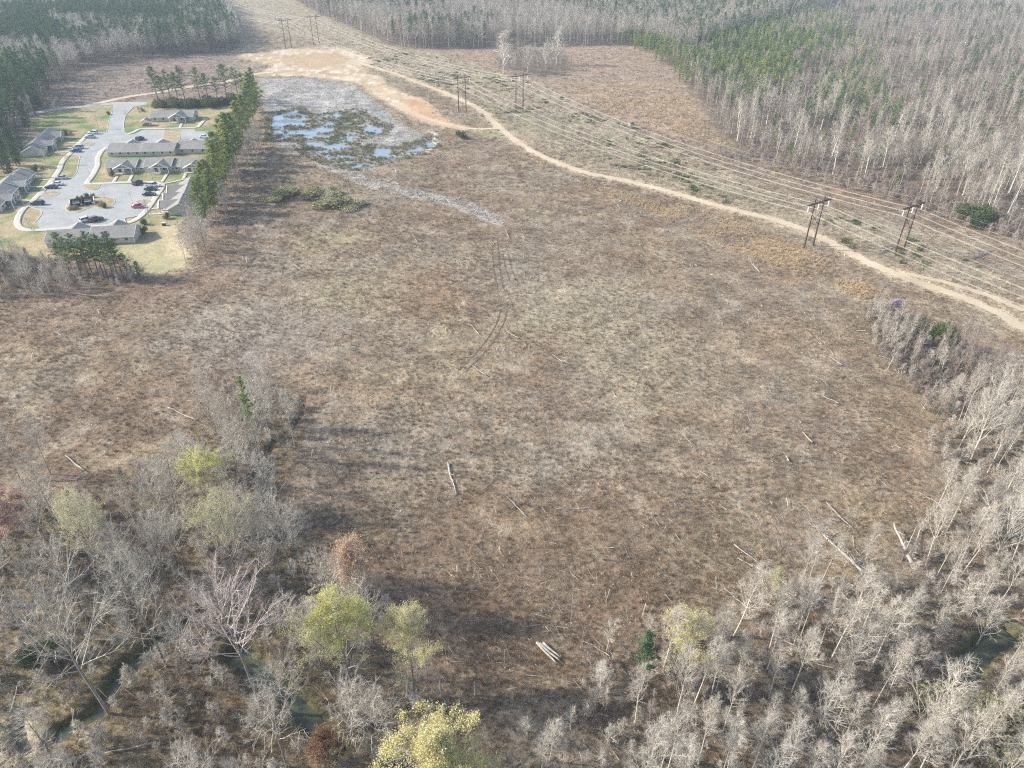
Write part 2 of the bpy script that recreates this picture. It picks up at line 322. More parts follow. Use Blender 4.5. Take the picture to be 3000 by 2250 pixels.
# ------------------------------------------------------------------ ground sheet
def ground():
    xs = np.concatenate([np.arange(-3600, -150, 90), np.arange(-150, 3150, 7), np.arange(3150, 6700, 90)])
    ys = np.concatenate([np.arange(-205, 0, 7), np.arange(0, 2300, 4.5), np.arange(2300, 4100, 40)])
    px, py = np.meshgrid(xs, ys); v = 1125-py; F = FPX*CT+v*ST; V = -FPX*ST+v*CT; t = -CAMH/V
    x = (px-1500)*t; y = F*t; z = zg(x, y)
    ny, nx = px.shape; idx = np.arange(nx*ny).reshape(ny, nx)
    Fc = np.stack([idx[1:, :-1], idx[1:, 1:], idx[:-1, 1:], idx[:-1, :-1]], -1).reshape(-1, 4)
    xf, yf, zf = x.ravel(), y.ravel(), z.ravel()
    col = np.zeros((len(xf), 4)); col[:, 3] = 1
    n30 = fbm(xf, yf, 40, 4, 1); n8 = fbm(xf, yf, 9, 4, 2); n2 = fbm(xf, yf, 2.4, 3, 4)
    base = np.array([.225, .172, .122]); col[:, :3] = base
    def put(w, c): col[:, :3] += (np.array(c)-col[:, :3])*np.clip(w, 0, 1)[:, None]
    put(np.clip((n30-.48)*5, 0, 1)*.6, (.315, .265, .19)); put(np.clip((.47-n30)*5, 0, 1)*.6, (.21, .15, .10))
    put(np.clip((n8-.56)*6, 0, 1)*.45, (.34, .285, .21)); put(np.clip((.42-n8)*6, 0, 1)*.5, (.18, .125, .085))
    nA = fbm(xf, yf, 22, 4, 13); nB = fbm(xf, yf, 20, 4, 15); nC = fbm(xf, yf, 5, 3, 16)
    put(np.clip((nA-.54)*8, 0, 1)*.45, (.26, .18, .11)); put(np.clip((nB-.55)*8, 0, 1)*.4, (.33, .275, .17)); put(np.clip((.42-nA)*8, 0, 1)*.45, (.25, .22, .175)); put(np.clip((nC-.60)*8, 0, 1)*.45, (.37, .32, .245)); put(np.clip((.38-nC)*8, 0, 1)*.5, (.14, .11, .08))
    j = (n8-.5)*10+(n2-.5)*4
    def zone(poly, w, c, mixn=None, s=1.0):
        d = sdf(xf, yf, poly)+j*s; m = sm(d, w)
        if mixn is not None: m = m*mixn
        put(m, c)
    zone(UPPER, 20, (.30, .225, .16)); zone(MAUVE, 15, (.24, .19, .155))
    zone(ROW, 8, (.31, .26, .18)); zone(ROWG, 10, (.25, .225, .145), np.clip((n30-.4)*5, 0, 1)*.8)
    zone(STRAW2, 22, (.38, .27, .165), .25+.75*np.clip((n8-.44)*6, 0, 1)); zone(STRAW1, 5, (.52, .36, .20), np.clip((n8-.44)*7, 0, 1))
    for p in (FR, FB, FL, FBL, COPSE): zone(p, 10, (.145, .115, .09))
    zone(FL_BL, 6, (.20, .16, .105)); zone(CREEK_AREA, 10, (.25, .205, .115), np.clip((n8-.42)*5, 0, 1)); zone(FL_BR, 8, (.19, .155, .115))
    zone(SLASH, 7, (.30, .285, .26)); zone(SLASH, 7, (.44, .43, .41), np.clip((n8-.5)*8, 0, 1)*.9)
    d = seg_dist(xf, yf, SLASHT)+j*.5; put(sm(d-4, 5)*np.clip((n2-.3)*3, .2, 1), (.44, .425, .39))
    for cx_, cy_, rr_, cc_ in ((1180,850,26,(.26,.18,.115)),(1250,880,20,(.27,.19,.12)),(1050,860,24,(.33,.28,.18)),(960,700,22,(.33,.28,.18)),(480,820,40,(.25,.165,.115)),(250,870,45,(.22,.155,.11)),(800,1000,30,(.26,.22,.18)),(700,940,30,(.31,.275,.22)),(1700,900,34,(.34,.30,.21)),(1900,1050,34,(.33,.29,.21)),(1600,1700,34,(.19,.135,.09)),(1300,1780,26,(.17,.12,.085)),(1800,1800,22,(.18,.13,.09)),(2100,1650,22,(.19,.145,.095))):
        gx_, gy_ = G(cx_, cy_); put(sm(np.hypot((xf-gx_)/1.0, yf-gy_)-rr_*.55+j*.8, rr_*.6)*.6, cc_)
    pdm = np.minimum(np.minimum(sdf(xf, yf, POND[0]), sdf(xf, yf, POND[1])), sdf(xf, yf, POND[2]))
    put(sm(pdm-3, 8), (.22, .205, .175)); put(sm(pdm-3, 8)*np.clip((n8-.5)*6, 0, 1), (.36, .345, .31))
    d = seg_dist(xf, yf, RIM); put(sm(d-1.4, 1.5), (.58, .53, .44))
    d = seg_dist(xf, yf, ROAD); put(sm(d-7+j*.5, 5)*np.clip((n8-.52)*8, 0, 1)*(yf > 120)*.55, (.40, .28, .165)); zone(SAND, 5, (.42, .32, .21), s=.8); zone(SAND, 5, (.50, .41, .29), np.clip((n8-.47)*7, 0, 1), s=.8); zone(SAND, 4, (.36, .27, .18), np.clip((.44-n8)*7, 0, 1), s=.5); zone(SAND, 4, (.62, .55, .44), np.clip((n2-.6)*6, 0, 1), s=.5)
    zone(CLAYO, 8, (.40, .29, .18), .45+.5*np.clip((n8-.4)*5, 0, 1), s=.9); zone(CLAYR, 4, (.44, .265, .155), .5+.5*np.clip((n2-.4)*5, 0, 1), s=.7)
    d = seg_dist(xf, yf, PD([(1000,277),(940,262),(880,240),(840,222)])); put(sm(d-2, 2), (.60, .36, .23))
    for rd, w in ((ROAD, 3.2), (ROAD2, 2.2), (SPUR, 1.6)):
        d = seg_dist(xf, yf, rd)+j*.16; put(sm(d-w, 3)*.8, (.50, .40, .26))
    zone(PD([(1000,277),(1080,283),(1120,300),(1050,300)]), 6, (.36, .36, .19), .6, s=.4)
    d = seg_dist(xf, yf, PD([(1100,470),(1070,520),(1060,600),(1090,680),(1060,740),(1000,800)])); put(sm(d-3, 6)*.35, (.22, .17, .12))
    l = sdf(xf, yf, LAWN)+j*.25; lm = sm(l, 2.5); put(lm, (.26, .255, .13))
    put(lm*np.clip((n8-.46)*7, 0, 1)*.9, (.36, .29, .18)); put(lm*np.clip((.46-n8)*7, 0, 1), (.15, .20, .08))
    zone(PD([(255,520),(400,520),(410,580),(330,600),(270,580)]), 6, (.39, .35, .21), .8, s=.2)
    zone(PD([(340,490),(400,480),(420,560),(370,560)]), 5, (.55, .44, .30), .6, s=.3)
    d = seg_dist(xf, yf, DITCH)+j*.06; put(sm(d-.8, 1.8)*.8, (.10, .08, .06))
    for c, w in zip(CREEKS, CW):
        d = seg_dist(xf, yf, c); put(sm(d-w-1, 1.5), (.12, .11, .055))
    cr = sdf(xf, yf, POOLS[0]); put(sm(cr-2.5, 2), (.42, .38, .26)); put(sm(cr, 1), (.2, .2, .17))
    g = np.zeros((len(xf), 4)); g[:, 3] = 1
    g[:, 0] = np.clip(1-sm(sdf(xf, yf, SAND), 5)*.75-sm(l, 2)*.65, 0, 1)
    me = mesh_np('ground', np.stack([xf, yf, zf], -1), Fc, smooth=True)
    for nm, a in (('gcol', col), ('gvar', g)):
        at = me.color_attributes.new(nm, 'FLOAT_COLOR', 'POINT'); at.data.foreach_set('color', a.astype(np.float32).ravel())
    m, t, b = nodes('land'); p = pos(t); b.inputs['Roughness'].default_value = .95; b.inputs['Specular IOR Level'].default_value = .1
    ac = mk(t, 'ShaderNodeAttribute', attribute_name='gcol'); av = mk(t, 'ShaderNodeAttribute', attribute_name='gvar')
    sp = mk(t, 'ShaderNodeSeparateColor'); t.links.new(av.outputs[0], sp.inputs[0])
    a = noise(t, 1/6, 5, .7, p); bq = noise(t, 1/1.1, 4, .75, p, .6); cq = noise(t, 3.2, 3, .8, p, 1.2)
    f = math_(t, 'ADD', math_(t, 'ADD', math_(t, 'MULTIPLY', a, .3), math_(t, 'MULTIPLY', bq, .4)), math_(t, 'MULTIPLY', cq, .3))
    hi = mrange(t, f, .38, .62, .36, 1.75); k = mixc(t, sp.outputs[0], (1, 1, 1), hi)
    k2 = mixc(t, mrange(t, f, .36, .64, 0, 1), (.86, .86, .86), (1.12, 1.12, 1.12))
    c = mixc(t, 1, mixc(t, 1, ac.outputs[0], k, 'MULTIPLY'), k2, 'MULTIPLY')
    hue = ramp(t, noise(t, .45, 4, .7, p), [(.3, (1.1, .96, .84)), (.5, (1, 1, 1)), (.7, (.95, 1.0, 1.04))]); c = mixc(t, .8, c, hue, 'MULTIPLY')
    t.links.new(c, b.inputs['Base Color'])
    bp = mk(t, 'ShaderNodeBump'); bp.inputs['Strength'].default_value = .8; bp.inputs['Distance'].default_value = .5
    hgt = math_(t, 'MULTIPLY', math_(t, 'ADD', bq, math_(t, 'MULTIPLY', cq, .5)), sp.outputs[0]); t.links.new(hgt, bp.inputs['Height']); t.links.new(bp.outputs[0], b.inputs['Normal'])
    me.materials.append(m); o = link('ground', me); tag(o, kind='structure')
ground()
# water sheets
def sheet(name, pl, z, mat, kind='structure'):
    me = bpy.data.meshes.new(name); me.from_pydata([(x, y, z) for x, y in pl], [], [tuple(range(len(pl)))]); me.update(); me.materials.append(mat)
    o = link(name, me); tag(o, kind=kind); return o
def ribbon_pts(pl, w, step=1.5, jit=0.0, seed=0):
    pl = np.array(pl); sg = np.diff(pl, axis=0); L = np.hypot(*sg.T); s = np.concatenate([[0], np.cumsum(L)])
    n = max(2, int(s[-1]/step)+1); u = np.linspace(0, s[-1], n); x = np.interp(u, s, pl[:, 0]); y = np.interp(u, s, pl[:, 1])
    for _ in range(int(3/step)+1 if n > 8 else 0):
        x[1:-1] = (x[:-2]+2*x[1:-1]+x[2:])/4; y[1:-1] = (y[:-2]+2*y[1:-1]+y[2:])/4
    tx = np.gradient(x); ty = np.gradient(y); l = np.hypot(tx, ty)+1e-9; nx_, ny_ = -ty/l, tx/l; r = np.random.RandomState(seed)
    wa = w/2*(1+jit*(r.rand(n)-.5)*2); wb = w/2*(1+jit*(r.rand(n)-.5)*2)
    return x+nx_*wa, y+ny_*wa, x-nx_*wb, y-ny_*wb
def ribbon(name, pl, w, dz, mat, step=1.5, jit=0.0, flat=None, seed=0, thick=0):
    xa, ya, xb, yb = ribbon_pts(pl, w, step, jit, seed); n = len(xa)
    K = 5; Vv = []
    for i in range(K):
        f = i/(K-1); x = xa+(xb-xa)*f; y = ya+(yb-ya)*f; z = (zg(x, y) if flat is None else np.full(n, flat))+dz
        Vv.append(np.stack([x, y, z], -1))
    Vv = np.concatenate(Vv); F = []
    for i in range(K-1):
        a = np.arange(n-1)+i*n; F.append(np.stack([a, a+n, a+n+1, a+1], -1))
    F = np.concatenate(F)
    if thick:
        m0 = len(Vv); e = np.concatenate([np.arange(n), np.arange(n)+(K-1)*n]); lo = Vv[e].copy(); lo[:, 2] -= thick; Vv = np.concatenate([Vv, lo])
        a = np.arange(n-1); F = np.concatenate([F, np.stack([a, a+1, m0+a+1, m0+a], -1), np.stack([(K-1)*n+a+1, (K-1)*n+a, m0+n+a, m0+n+a+1], -1)])
    me = mesh_np(name, Vv, F, mat); return me
def merge(mes, name):
    V = []; F = []; n = 0; mat = mes[0].materials[0]
    for m in mes:
        c = np.zeros(len(m.vertices)*3, np.float32); m.vertices.foreach_get('co', c); V.append(c.reshape(-1, 3))
        f = np.zeros(len(m.loops), np.int32); m.loops.foreach_get('vertex_index', f); F.append(f.reshape(-1, 4)+n); n += len(m.vertices)
    return mesh_np(name, np.concatenate(V), np.concatenate(F), mat)
sheet('pond_water', PD([(570,225),(800,230),(960,280),(960,330),(780,380),(640,350),(570,310)]), -.22, M['water'])
tag(link('creek_water', merge([ribbon('c', c, w*3.4, -1.25, M['creek'], flat=0.0) for c, w in zip(CREEKS, CW)]+
    [ribbon('c', [G(40,2210), G(66,2095)], 7, -1.2, M['creek'], flat=0.0)], 'creek_water')), kind='structure')
tag(link('dirt_road', merge([ribbon('r', ROAD, 3.9, .05, M['dirt'], jit=.3, step=.9)], 'dirt_road')), kind='structure')
tag(link('dirt_side_track', merge([ribbon('r', ROAD2[1:], 2.6, .06, M['dirt'], jit=.25, step=1.2), ribbon('r', SPUR, 2.2, .06, M['dirt'], jit=.3, step=1.2)], 'dirt_side_track')), kind='structure')
M['rut'] = mat_simple('churned mud', (.13, .098, .07), .9, var=.3, scale=.8)
def offs(pl, d):
    xa, ya, xb, yb = ribbon_pts(pl, 2*d, 1.5); return np.stack([xa, ya], -1), np.stack([xb, yb], -1)
T1 = [G(*p) for p in [(1448,700),(1450,725),(1452,755),(1455,790),(1462,830),(1468,850)]]; T2 = [G(*p) for p in [(1476,905),(1468,940),(1448,980),(1420,1020),(1385,1055),(1352,1090)]]
mm = []
T3 = [G(*p) for p in [(1480,745),(1490,790),(1502,825)]]
for T in (T1, T2, T3):
    for s_ in offs(T, .95): mm.append(ribbon('r', s_, .5 if T is T1 else .34, .06, M['rut'], jit=.9, step=.8))
tag(link('wheel_ruts', merge(mm, 'wheel_ruts')), kind='structure')
# ------------------------------------------------------------------ estate roads, kerbs, pavements
ASPH = P2([(850,262),(845,300),(835,340),(812,400),(805,440),(800,480),(745,478),(660,492),(610,545),(545,615),(515,650),(600,655),(590,700),(578,770),(550,815),(520,826),(405,845),(330,920),(240,990),(215,1035),(310,1065),(318,1085),(270,1150),(300,1205),(530,1195),(900,1172),(950,1160),(925,1125),(1020,1110),(1075,1085),(1150,1000),(1215,900),(1195,866),(760,866),(740,905),(700,914),(640,905),(618,888),(650,860),(700,805),(722,760),(742,690),(750,650),(805,598),(830,560),(1580,560),(1600,475),(1462,472),(1455,457),(1352,457),(1345,480),(1222,462),(1060,463),(1012,496),(960,497),(932,470),(926,420),(938,360),(958,330),(1000,290),(1100,272),(1100,262)])
import bmesh
def poly_mesh(name, pl, z, mat, thick=0.0):
    from mathutils.geometry import tessellate_polygon
    n = len(pl); V = [(x, y, z) for x, y in pl]; F = []
    for t3 in tessellate_polygon([[Vector(v) for v in V]]):
        A, B, C_ = (pl[i] for i in t3); cr = (B[0]-A[0])*(C_[1]-A[1])-(B[1]-A[1])*(C_[0]-A[0]); F.append(tuple(t3) if cr > 0 else tuple(t3)[::-1])
    if thick:
        V += [(x, y, z-thick) for x, y in pl]
        for i in range(n): F.append((i, (i+1) % n, n+(i+1) % n, n+i))
    me = bpy.data.meshes.new(name); me.from_pydata(V, [], F); me.update(); me.materials.append(mat); return me
GZ = 0.06
tag(link('parking_lot', poly_mesh('parking_lot', ASPH, GZ+.02, M['asphalt'])), kind='structure')
rd = P2([(60,372),(170,350),(330,322),(480,300),(700,276),(850,264),(980,262),(1090,264)])
tag(link('road', ribbon('road', rd, 6.5, 0, M['gravelroad'], flat=GZ+.03)), kind='structure')
gt = np.vstack([P2([(640,278),(760,255),(850,235),(1000,205),(1140,188),(1330,155),(1500,128),(1680,106)]), [G(700,230), G(762,214), G(800,212)]])
tag(link('gravel_track', ribbon('gravel_track', gt, 5, .07, M['dirt'], jit=.1)), kind='structure')
SIDE = P2([(662,495),(600,555),(540,628),(492,668),(462,712),(446,760),(400,830),(320,920),(230,1010),(170,1060),(138,1110),(128,1160),(150,1195),(210,1214),(350,1211),(530,1195),(900,1174),(1000,1148),(1060,1105),(1110,1050),(1170,960),(1222,885),(1212,862),(1150,852),(900,856),(645,868),(700,795),(734,725),(732,670),(762,620),(804,592)])
sw = [ribbon('s', SIDE, 2.3, 0, M['concrete'], flat=GZ+.11, step=1, thick=.14), ribbon('s', P2([(950,498),(1000,480),(1050,453),(1220,453),(1480,444),(1540,375)]), 2.0, 0, M['concrete'], flat=GZ+.11, step=1, thick=.14)]
for a, b in [((490,522),(612,520)),((505,560),(578,558)),((430,598),(545,596)),((410,630),(515,628)),((290,836),(402,832)),((180,890),(335,888)),((140,933),(300,930)),((60,1040),(170,1038)),((100,985),(235,990)),
             ((885,800),(852,852)),((992,800),(965,852)),((1258,782),(1215,850)),((1395,785),(1370,833)),((1230,866),(1500,805)),((1205,945),(1290,940)),((1185,990),(1250,985)),((1135,1052),(1240,1045)),((1110,1095),(1262,1086)),((1345,452),(1365,405)),((1350,275),(1360,290))]:
    sw.append(ribbon('s', P2([a, b]), 1.3, 0, M['concrete'], flat=GZ+.118, step=1, thick=.14))
tag(link('pavement', merge(sw, 'pavement')), kind='structure')
ISL = [P2([(590,580),(625,550),(712,560),(690,578)]), P2([(300,957),(332,926),(432,919),(446,936),(414,958)]),
       P2([(487,1050),(500,1020),(560,990),(640,955),(720,962),(800,962),(855,975),(864,1000),(842,1030),(780,1052),(740,1050),(700,1035),(640,1060),(580,1082),(505,1075)]),
       P2([(1010,1000),(1040,986),(1120,984),(1145,998),(1110,1014),(1022,1013)]), P2([(622,888),(655,868),(755,868),(738,903),(700,912),(645,904)]), P2([(1215,535),(1225,470),(1345,485),(1350,545),(1250,552)])]
def mat_lawn():
    m, t, b = nodes('island lawn'); p = pos(t); n = noise(t, .5, 4, .7, p)
    t.links.new(ramp(t, n, [(.35, (.20, .20, .09)), (.5, (.33, .26, .15)), (.65, (.40, .32, .20))]), b.inputs['Base Color']); b.inputs['Roughness'].default_value = .95; return m
M['lawn'] = mat_lawn()
def shrink(pl, d):
    c = pl.mean(0); r = pl-c; l = np.hypot(*r.T)[:, None]; return c+r*(l-d)/l
for pl in ISL:
    tag(link('kerb', poly_mesh('kerb', pl, GZ+.13, M['concrete'], .15)), kind='structure')
    tag(link('verge', poly_mesh('verge', shrink(pl, .35), GZ+.15, M['lawn'], .03)), kind='structure')
kerbs = []
for l in ([(800,480),(805,440),(812,400),(835,340),(843,305)], [(515,650),(600,655),(590,700),(578,770),(550,815),(520,826),(420,843)], [(932,470),(926,420),(938,360),(958,330),(1000,290)], [(240,990),(215,1035),(310,1065),(318,1085),(270,1150)], [(950,1160),(925,1125),(1020,1110),(1075,1085)]):
    kerbs.append(ribbon('k', P2(l), .3, 0, M['concrete'], flat=GZ+.12, step=.7, thick=.12))
tag(link('kerb_edges', merge(kerbs, 'kerb_edges')), kind='structure')
ml = []
for a, b in [((745,500),(650,503)),((738,530),(625,533)),((640,600),(560,603)),((1190,893),(1085,897)),((1180,925),(1080,929)),((520,850),(420,853)),((480,885),(370,888)),((330,985),(250,990)),((1050,870),(1045,895))]:
    ml.append(ribbon('l', P2([a, b]), .14, 0, M['line'], flat=GZ+.024, step=2))
tag(link('parking_bay_lines', merge(ml, 'parking_bay_lines')), kind='structure')
# ------------------------------------------------------------------ buildings
def empty(name, loc, rz=0, label=None, cat=None, group=None):
    o = bpy.data.objects.new(name, None); C.objects.link(o); o.location = loc; o.rotation_euler = (0, 0, rz); o.empty_display_size = .5
    return tag(o, label, cat, group)
def house(name, org, deg, Dp, secs, porches, eave=2.45, ridge=4.5, label='', wins_back=True, brick=False, end_trim=True):
    root = empty(name, (org[0], org[1], GZ-.02), R(deg), label, 'building')
    w, r, t, g = MB(), MB(), MB(), MB(); L0 = secs[0][0]; L1 = secs[-1][1]
    slope = (ridge-eave)/(Dp/2)
    for i, (u0, u1, dz, dv) in enumerate(secs):
        e, rg = eave+dz, ridge+dz; v0, v1 = dv, Dp+dv; vm = (v0+v1)/2; a, b = u0+.003*i, u1-.003*i
        w.q((a, v0, 0), (b, v0, 0), (b, v0, e), (a, v0, e)); w.q((b, v1, 0), (a, v1, 0), (a, v1, e), (b, v1, e))
        w.q((a, v1, 0), (a, v0, 0), (a, v0, e), (a, vm, rg-.1), (a, v1, e)); w.q((b, v0, 0), (b, v1, 0), (b, v1, e), (b, vm, rg-.1), (b, v0, e))
        oh = .45; ua = a-(.4 if i == 0 else .12); ub = b+(.4 if i == len(secs)-1 else .12); de = e-slope*oh
        for s0, s1 in ((v0-oh, vm), (v1+oh, vm)):
            P = [(ua, s0, de), (ub, s0, de), (ub, s1, rg), (ua, s1, rg)]; lo = [(x, y, z-.16) for x, y, z in P]
            if s0 > s1: P = P[::-1]; lo = lo[::-1]
            r.q(*P); r.q(*lo[::-1])
            for k in range(4): r.q(lo[k], lo[(k+1) % 4], P[(k+1) % 4], P[k])
            t.box(((ua+ub)/2, s0+(-.04 if s0 < s1 else .04), de-.1), (ub-ua, .07, .2))
        for uu in ((ua-.04,) if i == 0 else ())+((ub+.04,) if i == len(secs)-1 else ())+((ua-.04,) if (i and dz > secs[i-1][2]) else ())+((ub+.04,) if (i < len(secs)-1 and dz > secs[i+1][2]) else ()):
            for s0, s1 in ((v0-oh, vm), (v1+oh, vm)):
                n_ = Vector((0, s1-s0, rg-de)); ln = n_.length; mid = ((uu, (s0+s1)/2, (de+rg)/2-.1)); A = len(t.v)
                y0, y1 = s0, s1
                t.q((uu-.04, y0, de-.24), (uu-.04, y1, rg-.24), (uu-.04, y1, rg+.03), (uu-.04, y0, de+.03)); t.q((uu+.04, y0, de-.24), (uu+.04, y0, de+.03), (uu+.04, y1, rg+.03), (uu+.04, y1, rg-.24))
                t.q((uu-.04, y0, de+.03), (uu-.04, y1, rg+.03), (uu+.04, y1, rg+.03), (uu+.04, y0, de+.03)); t.q((uu-.04, y0, de-.24), (uu-.04, y0, de+.03), (uu+.04, y0, de+.03), (uu+.04, y0, de-.24))
        for uu in (u0+.06, u1-.06):
            for vv in (v0-.03, v1+.03): t.box((uu, vv, e/2), (.16, .08, e))
    w.build('wall', M['brick'] if brick else M['siding'], root); rf = r.build('roof', M['roof'], root)
    for i, (u0, u1, dz, dv) in enumerate(secs):
        for k in range(2):
            vb = MB(); uu = u0+(u1-u0)*(.25+.5*k); vv = dv+Dp*.5+1.1; zz = ridge+dz-slope*1.1; vb.tube([(uu, vv, zz-.1), (uu, vv, zz+.45)], .1, 8); vb.build('roof_vent', M['vent'], rf)
    for (uc, wd, pj, dz) in porches:
        pw, pr, pt, pg = MB(), MB(), MB(), MB(); e = eave+dz-.12; hw = wd/2; rg = e+slope*hw*1.12; oh = .35; y0 = -pj-.3; y1 = Dp/2-.3
        for s in (-1, 1):
            P = [(uc+s*(hw+oh), y0, e-slope*oh), (uc, y0, rg), (uc, y1, rg), (uc+s*(hw+oh), y1, e-slope*oh)]; lo = [(x, y, z-.15) for x, y, z in P]
            if s > 0: P = P[::-1]; lo = lo[::-1]
            pr.q(*P[::-1]); pr.q(*lo)
            for k in range(4): pr.q(lo[k], P[k], P[(k+1) % 4], lo[(k+1) % 4])
            A = Vector((uc+s*(hw+oh), y0-.05, e-slope*oh-.06)); B = Vector((uc, y0-.05, rg-.04)); pt.tube([A, B], .21, 4)
        pg.q((uc-hw, -pj, e), (uc+hw, -pj, e), (uc, -pj, rg-.15)); pg.q((uc+hw, -pj+.1, e), (uc-hw, -pj+.1, e), (uc, -pj+.1, rg-.15))
        pt.box((uc, -pj-.04, e-.02), (2*hw+.1, .14, .26)); pt.box((uc, -pj-.03, e+(rg-e)*.45), (.5, .06, .5))
        for s in (-1, -.06, .06, 1): pt.box((uc+s*(hw-.1), -pj+.05, e/2), (.32, .3, e))
        for s in (-1, 1): pt.box((uc+s*(hw-.1), -pj/2, e-.12), (.12, pj, .24)); pt.box((uc+s*hw*.55, -pj+.05, .75), (hw*.8, .06, .08))
        pw.box((uc, -pj/2-.05, .07), (2*hw+.2, pj+.1, .16))
        pp = pr.build('porch_roof', M['roof'], root); pt.build('trim', M['trim'], pp); pg.build('gable', M['siding_grey'], pp); pw.build('porch_floor', M['concrete'], root)
        for s in (-.68, .68): dd = MB(); dd.box((uc+s*hw, -.04, 1.08), (.95, .1, 2.1)); dd.build('door', M['door'], root)
        for s in (-.28, .28): q = MB(); q.box((uc+s*hw, -.05, 1.35), (1.1, .09, 1.2)); f = q.build('window', M['trim'], root); q = MB(); q.box((uc+s*hw, -.07, 1.35), (.92, .09, 1.02)); q.build('pane', M['glass'], f)
    for i, (u0, u1, dz, dv) in enumerate(secs):
        n = max(1, int((u1-u0)/3.6))
        for k in range(n):
            u = u0+(u1-u0)*(k+.5)/n
            for side in ((dv-.03, dv-.055), (dv+Dp+.03, dv+Dp+.055)):
                if side[0] < dv and any(abs(u-p[0]) < p[1]/2+.4 for p in porches): continue
                q = MB(); q.box((u, side[0], 1.45), (1.0, .07, 1.15)); f = q.build('window', M['trim'], root); q = MB(); q.box((u, side[1], 1.45), (.84, .07, .98)); q.build('pane', M['glass'], f)
    t.build('trim', M['trim'], root); return root
house('row_house', (-173.2, 302.6), 2, 9.4, [(0, 12.4, 0, 0), (12.4, 16, -.35, .9), (16, 27.5, .35, 0), (27.5, 31, -.1, .8), (31, 42, .1, 0)], [(8.0, 7.4, 2.4, .1), (23.3, 7.4, 2.4, .45), (37.2, 7.0, 2.4, .2)], label='row of terraced homes with three white trimmed front gables facing the parking lot')
house('row_house', (-140.4, 340), 183.2, 10.5, [(0, 14.2, .15, -1.5), (14.2, 29.2, 0, 1.2), (29.2, 44, -.1, 1.2)], [(9.5, 6.6, 2.2, .1), (23.8, 6.6, 2.2, .1), (37.6, 6.6, 2.2, .1)], label='long row building seen from its plain back, right behind the row with three front gables')
house('row_house', (-213.9, 327.5), 106, 8.6, [(0, 7, -.2, 0), (7, 17, .2, .4), (17, 33.5, 0, -.2)], [(11.5, 6, 2.2, .1), (27.5, 6.4, 2.2, 0)], label='upper left row building beside the dark pine block, its plain end wall facing the camera')
house('row_house', (-190.5, 256), 104, 9.2, [(0, 12, .2, 0), (12, 22, 0, .3), (22, 31, .3, 0), (31, 41, -.1, -.4)], [(8, 6, 2.2, .2), (24.5, 6, 2.2, .2)], label='row building cut by the left edge of the photo, with gabled porches towards the sidewalk')
house('row_house', (-133.3, 282), -77, 8.6, [(0, 10, 0, 0), (10, 20, .15, .3), (20, 31, 0, 0)], [(7.5, 6, 3.2, 0), (15.5, 5, 3.4, 0), (25, 6.2, 3.4, 0)], label='slanting row building on the right side of the lot half hidden by the pine row')
house('row_house', (-129.4, 236), 188.5, 9.5, [(0, 13.8, .2, 0), (13.8, 27.5, -.1, .5)], [(7.8, 6.4, 2.2, .2), (20.8, 6.4, 2.2, 0)], label='row building at the near end of the lot behind a clump of tall pines')
house('community_building', (-190.5, 388.5), 4, 9.5, [(0, 21.5, 0, 0)], [(14.8, 8.2, 3.6, .3)], eave=2.6, ridge=4.7, label='community building with one big white gable at the far end of the estate')
def pavilion():
    x, y = -189.8, 381.4; root = empty('mail_shelter', (x, y, GZ), R(8), 'small brick shelter with a white edged gable roof left of the community building', 'shelter')
    w, r, t = MB(), MB(), MB(); w.box((0, 0, .55), (3.4, 2.2, 1.1)); w.build('wall', M['brick'], root)
    for s in (-1, 1):
        P = [(s*2.6, -1.9, 2.2), (0, -1.9, 3.6), (0, 1.9, 3.6), (s*2.6, 1.9, 2.2)]; lo = [(a, b, c-.14) for a, b, c in P]
        if s > 0: P = P[::-1]; lo = lo[::-1]
        r.q(*P[::-1]); r.q(*lo)
        for k in range(4): r.q(lo[k], P[k], P[(k+1) % 4], lo[(k+1) % 4])
        for yy in (-1.95, 1.95): t.tube([(s*2.6, yy, 2.15), (0, yy, 3.55)], .11, 4)
        for yy in (-1.5, 1.5): t.box((s*1.9, yy, 1.2), (.2, .2, 2.4))
    t.q((-1.9, -1.8, 2.35), (1.9, -1.8, 2.35), (0, -1.8, 3.4)); r.build('roof', M['roof'], root); t.build('post', M['trim'], root)
pavilion()
